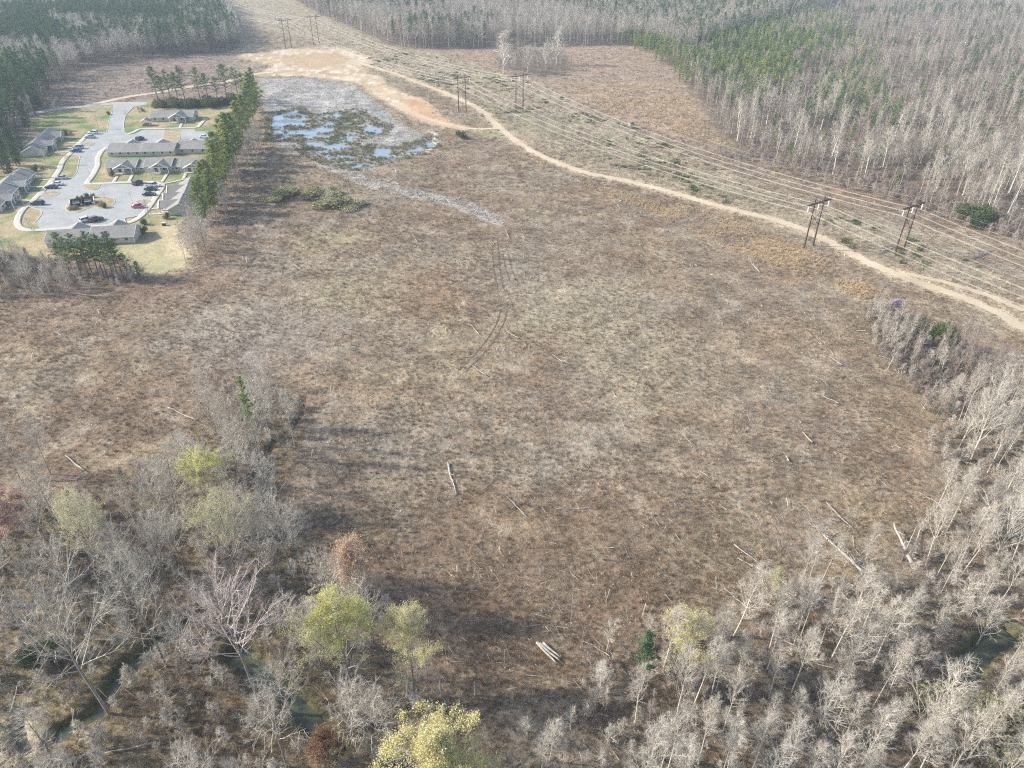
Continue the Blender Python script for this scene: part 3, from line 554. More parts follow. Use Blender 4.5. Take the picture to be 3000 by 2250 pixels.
# dumpster yard
def yard():
    c = R2(622, 1022); a = R(28); root = empty('bin_enclosure', (*c, GZ+.12), a, 'dark board enclosure with pale end walls on the planted island of the lot', 'enclosure')
    f = MB()
    for (x, y, w_, d_) in ((0, 2.4, 8.0, .15), (0, -.15, .15, 4.9)):
        n = int(max(w_, d_)/.3)
        for i in range(n):
            if w_ > d_: f.box((-w_/2+w_*(i+.5)/n, y+.012*(i % 2), .95), (w_/n-.02, .1, 1.9))
            elif i % 1 == 0: f.box((x+.012*(i % 2), y-d_/2+d_*(i+.5)/n, .85), (.1, d_/n-.02, 1.7))
    f.build('board_panel', M['fence'], root)
    p = MB()
    for x in (-4.1, 4.1): p.box((x, 0, .9), (.35, 5.2, 1.8))
    p.build('end_wall', M['siding'], root); s = MB(); s.box((0, 0, .03), (7.8, 4.8, .06)); s.build('slab', M['asphalt'], root)
    for i, x in enumerate((-2.0, 2.0)):
        p = Matrix.Rotation(a, 3, 'Z') @ Vector((x, -.5, .08)); d = empty('dumpster', (c[0]+p.x, c[1]+p.y, GZ+.12+p.z), a, ['dark dumpster in the left bay of the board enclosure', 'dark dumpster in the right bay of the board enclosure'][i], 'dumpster', 'dumpsters in the enclosure')
        b = MB(); b.q((-1.1, -.9, 0), (1.1, -.9, 0), (1.1, -1.1, 1.3), (-1.1, -1.1, 1.3)); b.q((1.1, .9, 0), (-1.1, .9, 0), (-1.1, .9, 1.6), (1.1, .9, 1.6)); b.q((-1.1, .9, 0), (-1.1, -.9, 0), (-1.1, -1.1, 1.3), (-1.1, .9, 1.6)); b.q((1.1, -.9, 0), (1.1, .9, 0), (1.1, .9, 1.6), (1.1, -1.1, 1.3))
        b.build('body', M['dumpster'], d); l = MB(); l.q((-1.15, -1.1, 1.32), (1.15, -1.1, 1.32), (1.15, .9, 1.63), (-1.15, .9, 1.63)); l.build('lid', M['dumpster'], d)
        e_ = MB(); e_.box((0, -1.12, 1.28), (2.3, .12, .2)); e_.build('rim', M['trim'], d)
yard()
# ------------------------------------------------------------------ cars
def paint(name, c, metal=.3):
    m, t, b = nodes(name); b.inputs['Base Color'].default_value = (*c, 1); b.inputs['Roughness'].default_value = .3; b.inputs['Metallic'].default_value = metal; b.inputs['Coat Weight'].default_value = .5; return m
PROF = {  # x along the car, (sill z, belt z, half width); cabin: x, roof z
 'sedan': dict(L=4.7, body=[(-2.35, .45, .62, .70), (-2.2, .28, .88, .84), (-1.4, .25, .95, .90), (0, .22, .94, .91), (1.3, .25, .90, .89), (2.0, .28, .80, .84), (2.35, .42, .60, .68)], cab=[(-1.75, .95, .74), (-1.05, 1.38, .60), (.15, 1.42, .60), (1.05, .93, .74)]),
 'suv': dict(L=4.6, body=[(-2.3, .5, .75, .78), (-2.2, .32, 1.0, .88), (-1.4, .28, 1.05, .93), (0, .28, 1.04, .94), (1.2, .3, 1.02, .92), (2.0, .32, .95, .88), (2.3, .5, .70, .74)], cab=[(-2.15, 1.02, .80), (-1.85, 1.62, .66), (.2, 1.68, .66), (1.1, 1.03, .78)]),
 'pickup': dict(L=5.8, body=[(-2.9, .5, 1.0, .88), (-2.75, .38, 1.08, .94), (-1.4, .36, 1.08, .96), (0, .36, 1.08, .96), (1.6, .38, 1.06, .95), (2.6, .4, 1.0, .92), (2.9, .55, .80, .82)], cab=[(-.75, 1.08, .82), (-.6, 1.78, .70), (.8, 1.82, .70), (1.5, 1.08, .80)])}
def car(kind, loc, deg, pm, label, cat):
    P = PROF[kind]; root = empty('parked_'+kind, (loc[0], loc[1], GZ+.025), R(deg), label, cat, 'cars parked on the estate'); root.scale = (1.1, 1.1, 1.1)
    b = MB(); rings = []
    for x, z0, z1, hw in P['body']:
        zm = z0+(z1-z0)*.55; rings.append([(x, -hw*.93, z0), (x, -hw, zm), (x, -hw*.9, z1), (x, -hw*.45, z1+.04), (x, hw*.45, z1+.04), (x, hw*.9, z1), (x, hw, zm), (x, hw*.93, z0)])
    n = 8
    for r in rings: b.v += r
    for i in range(len(rings)-1):
        for j in range(n): a = i*n+j; c = i*n+(j+1) % n; b.f.append((a, a+n, c+n, c)); b.m.append(0)
    b.f.append(tuple(range(n))); b.m.append(0); b.f.append(tuple(range((len(rings)-1)*n, len(rings)*n))[::-1]); b.m.append(0)
    cb = P['cab']; (x0, z0, w0), (x1, z1, w1), (x2, z2, w2), (x3, z3, w3) = cb
    b.q((x1-.05, -w1-.03, z1+.02), (x2+.05, -w2-.03, z2+.02), (x2+.05, w2+.03, z2+.02), (x1-.05, w1+.03, z1+.02)); b.q((x1-.05, w1+.03, z1-.04), (x2+.05, w2+.03, z2-.04), (x2+.05, -w2-.03, z2-.04), (x1-.05, -w1-.03, z1-.04))
    for s in (-1, 1):
        b.tube([(x0, s*w0, z0), (x1, s*w1, z1)], .05, 4); b.tube([(x3, s*w3, z3), (x2, s*w2, z2)], .05, 4); xm = (x1+x2)/2; b.tube([(xm, s*(w0+.02), z0), (xm, s*w1, z1)], .05, 4); b.tube([(x1, s*w1, z1), (x2, s*w2, z2)], .05, 4)
    if kind == 'pickup':
        b.q((-2.8, -.78, 1.125), (-.85, -.78, 1.125), (-.85, .78, 1.125), (-2.8, .78, 1.125))
    b.build('body', pm, root, smooth=False)
    g = MB(); A = [(x0, -w0, z0), (x3, -w3, z3), (x2, -w2, z2), (x1, -w1, z1)]; Bq = [(x, -y, z) for x, y, z in A]
    g.q(*A); g.q(*Bq[::-1]); g.q(A[0], A[3], Bq[3], Bq[0]); g.q(A[2], A[1], Bq[1], Bq[2]); g.build('windows', M['glass'], root)
    if kind == 'pickup': k = MB(); k.box((-1.82, 0, 1.14), (1.8, 1.46, .03)); k.build('cargo_bed', M['tyre'], root)
    wx = P['L']*.31; rr = .36 if kind != 'pickup' else .41
    for sx in (-1, 1):
        for sy in (-1, 1):
            w = MB(); y = sy*(P['body'][3][3]-.1); w.tube([(sx*wx, y-.12, rr), (sx*wx, y+.12, rr)], rr, 12); wo = w.build('wheel', M['tyre'], root)
            h = MB(); h.tube([(sx*wx, y+sy*.10, rr), (sx*wx, y+sy*.14, rr)], rr*.6, 8); h.build('rim', M['rim'], wo)
    x, zz, z1, hw = P['body'][-2]
    for s in (-1, 1):
        q = MB(); q.box((P['body'][-1][0]-.12, s*hw*.72, z1-.14), (.26, .32, .14)); q.build('headlight', M['lampglass'], root)
        q = MB(); q.box((P['body'][0][0]+.08, s*hw*.8, P['body'][0][2]-.02), (.2, .26, .16)); q.build('tail_light', M['tail'], root)
    return root
pw = paint('white paint', (.78, .79, .80), 0); ps = paint('silver paint', (.45, .48, .50), .6); pn = paint('navy paint', (.02, .035, .07)); pb = paint('blue paint', (.05, .09, .22)); pk = paint('black paint', (.015, .018, .02)); pgn = paint('dark green paint', (.02, .045, .045)); pmr = paint('maroon paint', (.12, .025, .035)); pbr = paint('brown paint', (.11, .065, .065)); ppk = paint('faded red paint', (.45, .10, .14))
for k, p, dg, m, lb, ct in [
 ('suv', (700, 492), 180, pw, 'white van-like vehicle, the farther of the two parked at the top of the left sidewalk', 'suv'),
 ('sedan', (676, 523), 180, ps, 'pale silver sedan parked just below the white van-like vehicle', 'car'),
 ('suv', (588, 602), 180, ps, 'silver suv parked above the blue sedan beside the sidewalk', 'suv'),
 ('sedan', (570, 627), 180, pb, 'blue sedan parked close beside the silver suv', 'car'),
 ('sedan', (462, 829), 180, ps, 'silver sedan alone at the near end of the curved grass strip', 'car'),
 ('sedan', (427, 876), 180, pw, 'white sedan parked right behind the navy car', 'car'),
 ('sedan', (388, 900), 180, pn, 'navy sedan parked in front of the white sedan at the sidewalk', 'car'),
 ('suv', (286, 1022), 180, pgn, 'dark green suv parked alone near the left bend of the sidewalk', 'suv'),
 ('suv', (1032, 868), 78, pbr, 'dark maroon suv parked beside the white pickup, pointing at the homes', 'suv'),
 ('pickup', (1146, 887), 0, pw, 'white pickup truck with an empty dark bed under the bare tree', 'pickup truck'),
 ('sedan', (1132, 913), 0, pk, 'black sedan squeezed in next to the white pickup', 'car'),
 ('sedan', (1120, 953), 0, pk, 'black car standing one bay nearer than the black sedan', 'car'),
 ('sedan', (1042, 1044), 0, ppk, 'faded red car by the small round grass island on the right of the lot', 'car'),
 ('suv', (655, 1145), 48, pw, 'white suv parked at an angle at the near side of the lot', 'suv'),
 ('suv', (722, 1143), 52, pmr, 'maroon suv parked at an angle right of the white suv', 'suv'),
 ('suv', (1050, 537), 80, pn, 'navy suv in the back lot behind the long row building', 'suv'),
 ('sedan', (1532, 522), 0, pw, 'white car at the far right end of the back lot', 'car')]:
    car(k, R2(*p), dg, m, lb, ct)
# ------------------------------------------------------------------ poles, lamps
def util_pole(base, top, label):
    x, y = G(*base); h = tree_h(base, top[1]); root = empty('utility_pole', (x, y, 0), .3, label, 'pole')
    m = MB(); m.tube([(0, 0, -.3), (0, 0, h/2), (0, 0, h)], [.2, .17, .13], 8); m.build('shaft', M['pole_pale'], root)
    m = MB(); m.box((0, -.1, h-.7), (2.2, .12, .14)); m.build('crossarm', M['pole_pale'], root)
    m = MB(); m.tube([(.3, 0, h-2.2), (.3, 0, h-1.2)], .25, 8); m.build('transformer', M['metal_lamp'], root)
util_pole((103, 345), (76, 276), 'leaning pale utility pole by the road at the far left'); util_pole((466, 315), (447, 262), 'pale utility pole behind the community building next to the pines')
def lamp(base, h, label):
    x, y = G(*base); root = empty('street_lamp', (x, y, GZ), .4, label, 'street lamp', 'lamps on the estate')
    m = MB(); m.tube([(0, 0, 0), (0, 0, h)], [.11, .06], 8); m.build('post', M['metal_lamp'], root)
    m = MB(); m.tube([(0, 0, h-.05), (.5, 0, h+.15), (1.1, 0, h+.2)], .05, 5); m.build('arm', M['metal_lamp'], root); m = MB(); m.box((1.3, 0, h+.18), (.6, .25, .12)); m.build('lamp_head', M['metal_lamp'], root)
lamp((262, 511), 6.5, 'thin pale street lamp in the middle of the estate road'); lamp((175, 459), 8, 'street lamp beside the porch of the upper left row building'); lamp((46, 622), 8, 'street lamp in front of the row building at the left photo edge'); lamp((617, 386), 7, 'street lamp at the right end of the back lot'); lamp((390, 601), 6, 'street lamp between the bin island and the black cars')
def utility_box():
    x, y = G(481, 661); root = empty('utility_box', (x, y, .05), .1, 'small grey utility box on the grass near the bottom right row building', 'utility box')
    m = MB(); m.box((0, 0, .5), (1.1, .8, 1.0)); m.build('cabinet', M['dumpster'], root); m = MB(); m.box((0, 0, 1.04), (1.25, .95, .08)); m.build('lid', M['trim'], root)
utility_box()
def signboard():
    x, y = G(411, 322); root = empty('estate_sign', (x, y, .05), .1, 'cream estate sign among dark shrubs beside the entrance road', 'sign')
    m = MB(); m.box((0, 0, .8), (2.2, .25, 1.0)); m.build('panel', M['siding'], root); m = MB(); m.box((-1.1, 0, .7), (.35, .35, 1.5)); m.box((1.1, 0, .7), (.35, .35, 1.5)); m.build('post', M['brick'], root)
signboard()
# ------------------------------------------------------------------ power line
def hframe(l1, l2, top, label, h=None):
    a = Vector((*G(*l1), 0)); b = Vector((*G(*l2), 0)); mid = (a+b)/2; h = h or tree_h(((l1[0]+l2[0])/2, (l1[1]+l2[1])/2), top)
    return hf(mid, h, label)
LD = Vector((.551, -.835, 0)); AX = Vector((.835, .551, 0)); HFR = []
def hf(mid, h, label):
    root = empty('transmission_pole', (mid.x, mid.y, 0), math.atan2(AX.y, AX.x), label, 'power pole', 'H frame power poles')
    for s in (-1, 1):
        m = MB(); m.tube([(s*2.4, 0, -.5), (s*2.35, 0, h*.5), (s*2.3, 0, h)], [.27, .23, .17], 8); m.build('leg', M['pole'], root)
    m = MB(); m.box((0, -.22, h-1.7), (11.4, .22, .34)); m.box((0, .22, h-1.7), (11.4, .12, .3)); m.build('crossarm', M['pole'], root)
    m = MB()
    for s in (-1, 1): m.tube([(s*2.3, .25, h-4.9), (0, .25, h-7.2)], .1, 5); m.tube([(0, .25, h-7.2), (s*2.35, .25, h-9.6)], .1, 5); m.tube([(s*2.3, 0, h-.4), (s*4.8, 0, h-1.7)], .08, 5)
    m.build('brace', M['pole'], root)
    pts = []
    for s in (-5.2, 0, 5.2):
        i_ = MB(); i_.tube([(s, 0, h-1.8), (s, 0, h-3.9)], [.16, .16], 8)
        for k in range(9): i_.tube([(s, 0, h-1.95-k*.21), (s, 0, h-2.02-k*.21)], .21, 8)
        i_.build('insulator', M['insul'], root)
    HFR.append((mid, h)); return root
L = 'dark wooden H frame power pole '
A = []
for l1, l2, tp, lb in [((835,141),(857,141),52,L+'at the far end, left of its pair'), ((1343,327),(1367,324),218,L+'right of the pond beside the dirt road'), ((2357,733),(2379,718),578,L+'standing right at the dirt road on the right')]:
    hframe(l1, l2, tp, lb)
for l1, l2, tp, lb in [((916,130),(938,128),42,L+'at the far end, right of its pair'), ((1509,333),(1534,327),212,L+'in front of the white copse'), ((2624,741),(2644,735),588,L+'nearest to the right edge by the woods')]:
    hframe(l1, l2, tp, lb)
HA, HB = HFR[:3], HFR[3:]
def line(HH, off, dz, bund, r, name, label, group):
    pts = []
    ext0 = (HH[0][0]*2-HH[1][0], HH[0][1]); ext1 = (HH[2][0]*2-HH[1][0], HH[2][1]); allp = [ext0]+HH+[ext1]; m = MB()
    for bo in bund:
        for i in range(4):
            (p, h), (q, g) = allp[i], allp[i+1]; a = p+AX*(off+bo)+Vector((0, 0, h+dz)); b = q+AX*(off+bo)+Vector((0, 0, g+dz)); sag = 5.2 if bund[0] else 3.6; P = []
            for k in range(25): u = k/24; c = a.lerp(b, u); c.z -= sag*4*u*(1-u); P.append(c)
            m.tube(P, r, 4, cap=False)
    o = m.build(name, M['wire']); tag(o, label, 'power line', group)
for nm, HH in (('near line along the dirt road', HA), ('far line along the woods', HB)):
    for o, w in ((-5.2, 'conductor closest to the clearing'), (0, 'middle conductor'), (5.2, 'conductor farthest from the clearing')):
        line(HH, o, -3.95, (-.24, .24), .025, 'power_line', 'pale twin %s on the %s' % (w, nm), 'conductors of the power lines')
    for o, w in ((-2.3, 'left'), (2.3, 'right')):
        line(HH, o, .05, (0,), .012, 'shield_wire', 'thin %s shield wire on the %s' % (w, nm), 'shield wires')
ORDW = 'first second third fourth fifth sixth seventh eighth ninth tenth eleventh twelfth thirteenth fourteenth fifteenth sixteenth seventeenth eighteenth nineteenth twentieth twenty-first twenty-second twenty-third twenty-fourth'.split()
# ------------------------------------------------------------------ tree builders
class TB:                                # fast collector for tapered stems (k-sided) and cones
    def __init__(s): s.V = []; s.F = []; s.n = 0
    def stem(s, P, r, k=3):
        P = np.asarray(P, float); m = len(P); r = np.asarray(r, float)
        T = np.gradient(P, axis=0); T /= np.linalg.norm(T, axis=1)[:, None]+1e-9; u = np.array([.31, .17, .94]) if abs(T[0, 2]) < .9 else np.array([1., .1, 0])
        a = np.cross(T, u); a /= np.linalg.norm(a, axis=1)[:, None]+1e-9; b = np.cross(T, a)
        w = 2*pi*np.arange(k)/k; ring = P[:, None]+(a[:, None]*np.cos(w)[None, :, None]+b[:, None]*np.sin(w)[None, :, None])*r[:, None, None]
        s.V.append(ring.reshape(-1, 3)); base = s.n; i = np.arange(m-1)[:, None]*k; j = np.arange(k)[None]; j2 = (j+1) % k
        s.F.append((base+np.stack([i+j, i+j2, i+k+j2, i+k+j], -1)).reshape(-1, 4)); s.n += m*k
    def cones(s, P, Q, r):               # many at once; degenerate quad -> use triangles stored as quads with split tip
        P = np.asarray(P); Q = np.asarray(Q); n = len(P); T = Q-P; T /= np.linalg.norm(T, axis=1)[:, None]+1e-9
        a = np.cross(T, np.array([.3, .5, .81])); a /= np.linalg.norm(a, axis=1)[:, None]+1e-9; b = np.cross(T, a); r = np.broadcast_to(r, (n,))[:, None]
        v = np.stack([P+a*r, P+(-.5*a+.87*b)*r, P+(-.5*a-.87*b)*r, Q+a*r*.25, Q+(-.5*a+.87*b)*r*.25, Q+(-.5*a-.87*b)*r*.25], 1).reshape(-1, 3)
        o = s.n+np.arange(n)[:, None]*6; f = np.concatenate([o+np.array([[0, 1, 4, 3]]), o+np.array([[1, 2, 5, 4]]), o+np.array([[2, 0, 3, 5]])], 0)
        s.V.append(v); s.F.append(f); s.n += n*6
    def leaves(s, P, size, rnd):         # small randomly turned folded quads
        n = len(P); d = rnd.randn(n, 3); d /= np.linalg.norm(d, axis=1)[:, None]; e = np.cross(d, rnd.randn(n, 3)); e /= np.linalg.norm(e, axis=1)[:, None]
        sz = (size*(.6+.8*rnd.rand(n)))[:, None]; g = np.cross(d, e)*sz*.25
        v = np.stack([P-d*sz, P-e*sz*.5+g, P+d*sz, P+e*sz*.5+g], 1).reshape(-1, 3); o = s.n+np.arange(n)[:, None]*4
        s.V.append(v); s.F.append(o+np.arange(4)[None]); s.n += n*4
    def mesh(s, name, mat):
        return mesh_np(name, np.concatenate(s.V), np.concatenate(s.F), mat)
def bent(p, d, L, n, r, up=.25, wob=.12):
    P = [np.array(p, float)]; d = np.array(d, float); d /= np.linalg.norm(d)
    for i in range(n):
        d = d+np.array([0, 0, up/n])+r.randn(3)*wob/n**.5; d /= np.linalg.norm(d); P.append(P[-1]+d*L/n)
    return np.array(P)
def along(P, t):
    f = t*(len(P)-1); i = min(int(f), len(P)-2); return P[i]+(P[i+1]-P[i])*(f-i), P[i+1]-P[i]
def bare_mesh(seed, H, style='slender', tw=1.0, twigs=1.0, leaf=None, nleaf=0, lsize=.14, r0=None, dome=None):
    """returns trunk mesh builder, crown (branches+twigs) builder, leaf points"""
    r = np.random.RandomState(seed); tr = TB(); cr = TB(); r0 = r0 or H*.0105
    forks = 1 if style != 'spread' else r.randint(2, 4)
    tb = {'slender': .42, 'spread': .28, 'fan': .18, 'oak': .42, 'young': .25, 'bush': .05}[style]
    nl = {'slender': 26, 'spread': 26, 'fan': 34, 'oak': 34, 'young': 16, 'bush': 22}[style]
    LL = {'slender': .25, 'spread': .36, 'fan': .42, 'oak': .44, 'young': .22, 'bush': .5}[style]
    el = {'slender': 48, 'spread': 38, 'fan': 58, 'oak': 36, 'young': 55, 'bush': 50}[style]
    tk = bent((0, 0, 0), (r.randn()*.03, r.randn()*.03, 1), H, 8, r, .2, .05)
    tr.stem(tk, r0*(1-np.linspace(0, 1, 9)**1.2*.93), 6)
    stems = [(tk, r0, tb)]
    for k in range(forks-1 + (1 if style == 'slender' and r.rand() < .3 else 0)):
        t = r.uniform(.2, .45); p, d = along(tk, t); az = r.uniform(0, 2*pi); L = H*(1-t)*r.uniform(.8, .95)
        q = bent(p, (math.cos(az)*.5, math.sin(az)*.5, 1), L, 7, r, .35, .07); tr.stem(q, r0*(1-t)*.75*(1-np.linspace(0, 1, 8)*.9), 5); stems.append((q, r0*.6, .25))
    TP, TQ, tips = [], [], []
    for (sp, sr, t0) in stems:
        for i in range(int(nl*(1 if sp is tk else .6))):
            t = t0+(.98-t0)*((i+r.rand())/(nl*(1 if sp is tk else .6))); p, d = along(sp, t); az = i*2.4+r.rand()*.9; e = R(el+r.randn()*9+t*12)
            prof = (1-((t-t0)/(1-t0)))**.75*.85+.22; L = H*LL*prof*r.uniform(.7, 1.2)
            q = bent(p, (math.cos(az)*math.cos(e), math.sin(az)*math.cos(e), math.sin(e)), L, 4, r, .35 if style != 'slender' else .15, .22)
            cr.stem(q, max(.02, sr*.32*prof)*(1-np.linspace(0, 1, 5)*.8)*tw**.5, 3)
            for j in range(7):
                u = .22+.76*(j+r.rand())/7; p2, d2 = along(q, u); d2 = d2/np.linalg.norm(d2); dd = d2+r.randn(3)*.55; L2 = L*.42*(1.15-u*.6)*r.uniform(.6, 1.2)
                q2 = bent(p2, dd, L2, 3, r, .2, .2); cr.stem(q2, np.array([.016, .013, .010, .006])*tw*(1+H/30), 3)
                m = int(6*twigs+r.rand())
                for k in range(m):
                    v = .15+.85*(k+r.rand())/m; p3, d3 = along(q2, v); d3 = d3/np.linalg.norm(d3)+r.randn(3)*.6; d3[2] += .15; d3 /= np.linalg.norm(d3); L3 = r.uniform(.35, 1.0)*(.5+H/30)
                    TP.append(p3); TQ.append(p3+d3*L3); tips.append((p3, p3+d3*L3))
    cr.cones(TP, TQ, .0095*tw)
    lf = None
    if nleaf:
        a = np.array([x[0] for x in tips]); b = np.array([x[1] for x in tips]); i = r.randint(0, len(a), nleaf); u = r.rand(nleaf, 1)
        hz = (a[i][:, 2]/H); keep = r.rand(nleaf) < np.clip((hz-.25)*2.2, .1, 1)
        P = (a[i]*(1-u)+b[i]*u+r.randn(nleaf, 3)*.16)[keep]; lf = TB()
        if dome:
            zc, rx, rz_, nc, fr = dome; nl_ = max(9, int((nc/11))); g = r.randn(nl_*3, 3); g /= np.linalg.norm(g, axis=1)[:, None]; g = g[g[:, 2] > -.25][:nl_]; g = g*(.55+.35*r.rand(len(g), 1))
            lr = .30+.22*r.rand(len(g)); li = r.randint(0, len(g), nc*2); q = r.randn(nc*2, 3); q /= np.linalg.norm(q, axis=1)[:, None]; k_ = q[:, 2] > -.35; q = q[k_]; li = li[k_]
            cc = (g[li]+q*lr[li][:, None]*(.8+.35*r.rand(len(q), 1)))*np.array([rx, rx, rz_])*H+np.array([0, 0, zc*H]); wt_ = r.rand(len(cc))**1.5; wt_ /= wt_.sum()
            k_ = r.choice(len(cc), int(nleaf*fr), p=wt_); Q = cc[k_]+r.randn(len(k_), 3)*np.array([.30, .30, .2])*H/17; P = np.concatenate([P, Q])
        lf.leaves(P, lsize, r)
    return tr, cr, lf
def pine_mesh(seed, H, cb=.5, wid=.16, dens=1.0, k=46, blade=.42):
    """loblolly pine: bare trunk, ragged crown of drooping limbs with needle tufts"""
    r = np.random.RandomState(seed); tr = TB(); nd = TB(); tk = bent((0, 0, 0), (r.randn()*.02, r.randn()*.02, 1), H, 8, r, .2, .03)
    r0 = H*.0115; tr.stem(tk, r0*(1-np.linspace(0, 1, 9)*.9), 6); P, Q = [], []
    for i in range(k):
        t = cb+(1-cb)*(i+r.rand())/k; f = (t-cb)/(1-cb); p, d = along(tk, min(t, .995)); az = i*2.4+r.rand()
        prof = (.45+1.1*f if f < .35 else .84*(1-(f-.35)/.65)**.65+.10); L = H*wid*prof*r.uniform(.55, 1.25); e = R(5+40*f+r.randn()*10)
        q = bent(p, (math.cos(az)*math.cos(e), math.sin(az)*math.cos(e), math.sin(e)), L, 3, r, .25, .2); tr.stem(q, [.05, .04, .03, .02], 3)
        if r.rand() < .1: continue
        n = int(5*dens+L*2.0*dens)
        for j in range(n):
            u = .3+.7*(j+r.rand())/n; c, _ = along(q, min(u, .99)); c = c+r.randn(3)*np.array([.28, .28, .16])*max(.5, L*.4)
            for b in range(9):
                w = r.randn(3); w[2] = abs(w[2])*.7+.1; w /= np.linalg.norm(w); P.append(c-w*.05); Q.append(c+w*blade*r.uniform(.6, 1.3))
    nd.cones(P, Q, .05*blade/.42); return tr, nd
KIT = {}
def kit(key, fn):
    if key not in KIT: KIT[key] = fn()
    return KIT[key]
def parts_bare(key, seed, H, style, bark, twig, **k):
    def f():
        leafm = k.pop('leaf', None); tr, cr, lf = bare_mesh(seed, H, style, leaf=leafm, **k)
        l = [('trunk', tr.mesh('trunk', M[bark])), ('branches', cr.mesh('branches', M[twig]))]
        if lf: l.append(('leaves', lf.mesh('leaves', M[leafm])))
        return l, H
    return kit(key, f)
def parts_pine(key, seed, H, mat='needle', **k):
    def f():
        tr, nd = pine_mesh(seed, H, **k); return [('trunk', tr.mesh('trunk', M['pine_bark'])), ('crown', nd.mesh('crown', M[mat]))], H
    return kit(key, f)
def plant(name, kt, x, y, h, label, cat, group=None, rz=None, lean=(0, 0), wide=1.0):
    pl, H = kt; o = bpy.data.objects.new(name, None); C.objects.link(o); s = h/H
    o.location = (x, y, float(zg(x, y))-.1); o.rotation_euler = (lean[0], lean[1], random.uniform(0, 6.28) if rz is None else rz); o.scale = (s*wide, s*wide, s); o.empty_display_size = .3
    tag(o, label, cat, group)
    for n, me in pl: c = bpy.data.objects.new(n, me); C.objects.link(c); c.parent = o
    return o
# kits (meshes shared by all copies)
SL = [parts_bare('sl%d' % i, 100+i, 18, 'slender', 'pale_bark', 'twig', tw=1.0, twigs=1.9, r0=.165) for i in range(6)]
SP = [parts_bare('sp%d' % i, 200+i, 18, 'spread' if i % 2 else 'oak', 'grey_bark', 'twig_grey', tw=1.1, twigs=1.5) for i in range(5)]
YG = [parts_bare('yg%d' % i, 300+i, 10, 'young', 'pale_bark', 'twig', tw=1.3, twigs=.9) for i in range(5)]
FAN = [parts_bare('fan%d' % i, 400+i, 18, 'fan', 'pale_bark', 'twig_white', tw=1.2, twigs=1.3) for i in range(3)]
FANW = [parts_bare('fanw%d' % i, 420+i, 18, 'fan', 'pale_bark', 'twig_white', tw=2.4, twigs=1.3) for i in range(3)]
SLW = [parts_bare('slw%d' % i, 440+i, 18, 'slender', 'white_bark', 'twig', tw=1.3, twigs=1.0, r0=.26) for i in range(3)]
PINK = parts_bare('pink', 410, 18, 'oak', 'grey_bark', 'twig_pink', tw=1.1, twigs=1.9)
PN = [parts_pine('pn%d' % i, 500+i, 20, cb=.52, wid=.17, k=44) for i in range(4)]
PNL = [parts_pine('pnl%d' % i, 510+i, 14, 'needle_bright', cb=.18, wid=.20, k=60) for i in range(4)]
PND = [parts_pine('pnd%d' % i, 530+i, 18, cb=.12, wid=.22, k=60, dens=1.1, blade=.5) for i in range(3)]
PNF = [parts_pine('pnf%d' % i, 540+i, 20, 'needle_bright' if i % 2 else 'needle', cb=.42, wid=.21, k=52, dens=.8, blade=.45) for i in range(4)]
PNR = [parts_pine('pnr%d' % i, 550+i, 14, 'needle_yellow', cb=.10, wid=.25, k=70, dens=1.2, blade=.5) for i in range(4)]
PNY = [parts_pine('pny%d' % i, 520+i, 8, 'needle_bright', cb=.12, wid=.26, k=44, blade=.38) for i in range(2)]
# ------------------------------------------------------------------ scattered stuff (instanced clumps)
hidden = bpy.data.collections.new('clump sources')
def gn_scatter(name, pts, rot, scl, variants, label=None, tilt=None):
    """one object whose points carry copies of the variant meshes"""
    col = bpy.data.collections.new(name+' sources')
    for i, me in enumerate(variants):
        o = bpy.data.objects.new('%s_source' % name, me); col.objects.link(o)
    me = bpy.data.meshes.new(name); me.vertices.add(len(pts)); me.vertices.foreach_set('co', np.asarray(pts, np.float32).ravel())
    e = np.zeros((len(pts), 3), np.float32); e[:, 2] = rot
    if tilt is not None: e[:, :2] = tilt
    a = me.attributes.new('rot', 'FLOAT_VECTOR', 'POINT'); a.data.foreach_set('vector', e.ravel())
    s = np.asarray(scl, np.float32); s = np.repeat(s[:, None], 3, 1) if s.ndim == 1 else s
    a = me.attributes.new('scl', 'FLOAT_VECTOR', 'POINT'); a.data.foreach_set('vector', s.ravel())
    o = link(name, me); g = bpy.data.node_groups.new(name, 'GeometryNodeTree')
    g.interface.new_socket('Geometry', in_out='INPUT', socket_type='NodeSocketGeometry'); g.interface.new_socket('Geometry', in_out='OUTPUT', socket_type='NodeSocketGeometry')
    N = g.nodes; gi = N.new('NodeGroupInput'); go = N.new('NodeGroupOutput'); ci = N.new('GeometryNodeCollectionInfo'); ci.inputs[0].default_value = col
    ci.inputs['Separate Children'].default_value = True; ci.inputs['Reset Children'].default_value = True
    ip = N.new('GeometryNodeInstanceOnPoints'); ip.inputs['Pick Instance'].default_value = True
    r = N.new('GeometryNodeInputNamedAttribute'); r.data_type = 'FLOAT_VECTOR'; r.inputs[0].default_value = 'rot'
    c = N.new('GeometryNodeInputNamedAttribute'); c.data_type = 'FLOAT_VECTOR'; c.inputs[0].default_value = 'scl'
    er = N.new('FunctionNodeEulerToRotation'); Lk = g.links.new
    Lk(gi.outputs[0], ip.inputs['Points']); Lk(ci.outputs[0], ip.inputs['Instance']); Lk(r.outputs['Attribute'], er.inputs[0]); Lk(er.outputs[0], ip.inputs['Rotation']); Lk(c.outputs['Attribute'], ip.inputs['Scale']); Lk(ip.outputs[0], go.inputs[0])
    md = o.modifiers.new('scatter', 'NODES'); md.node_group = g; tag(o, label, kind='stuff'); return o
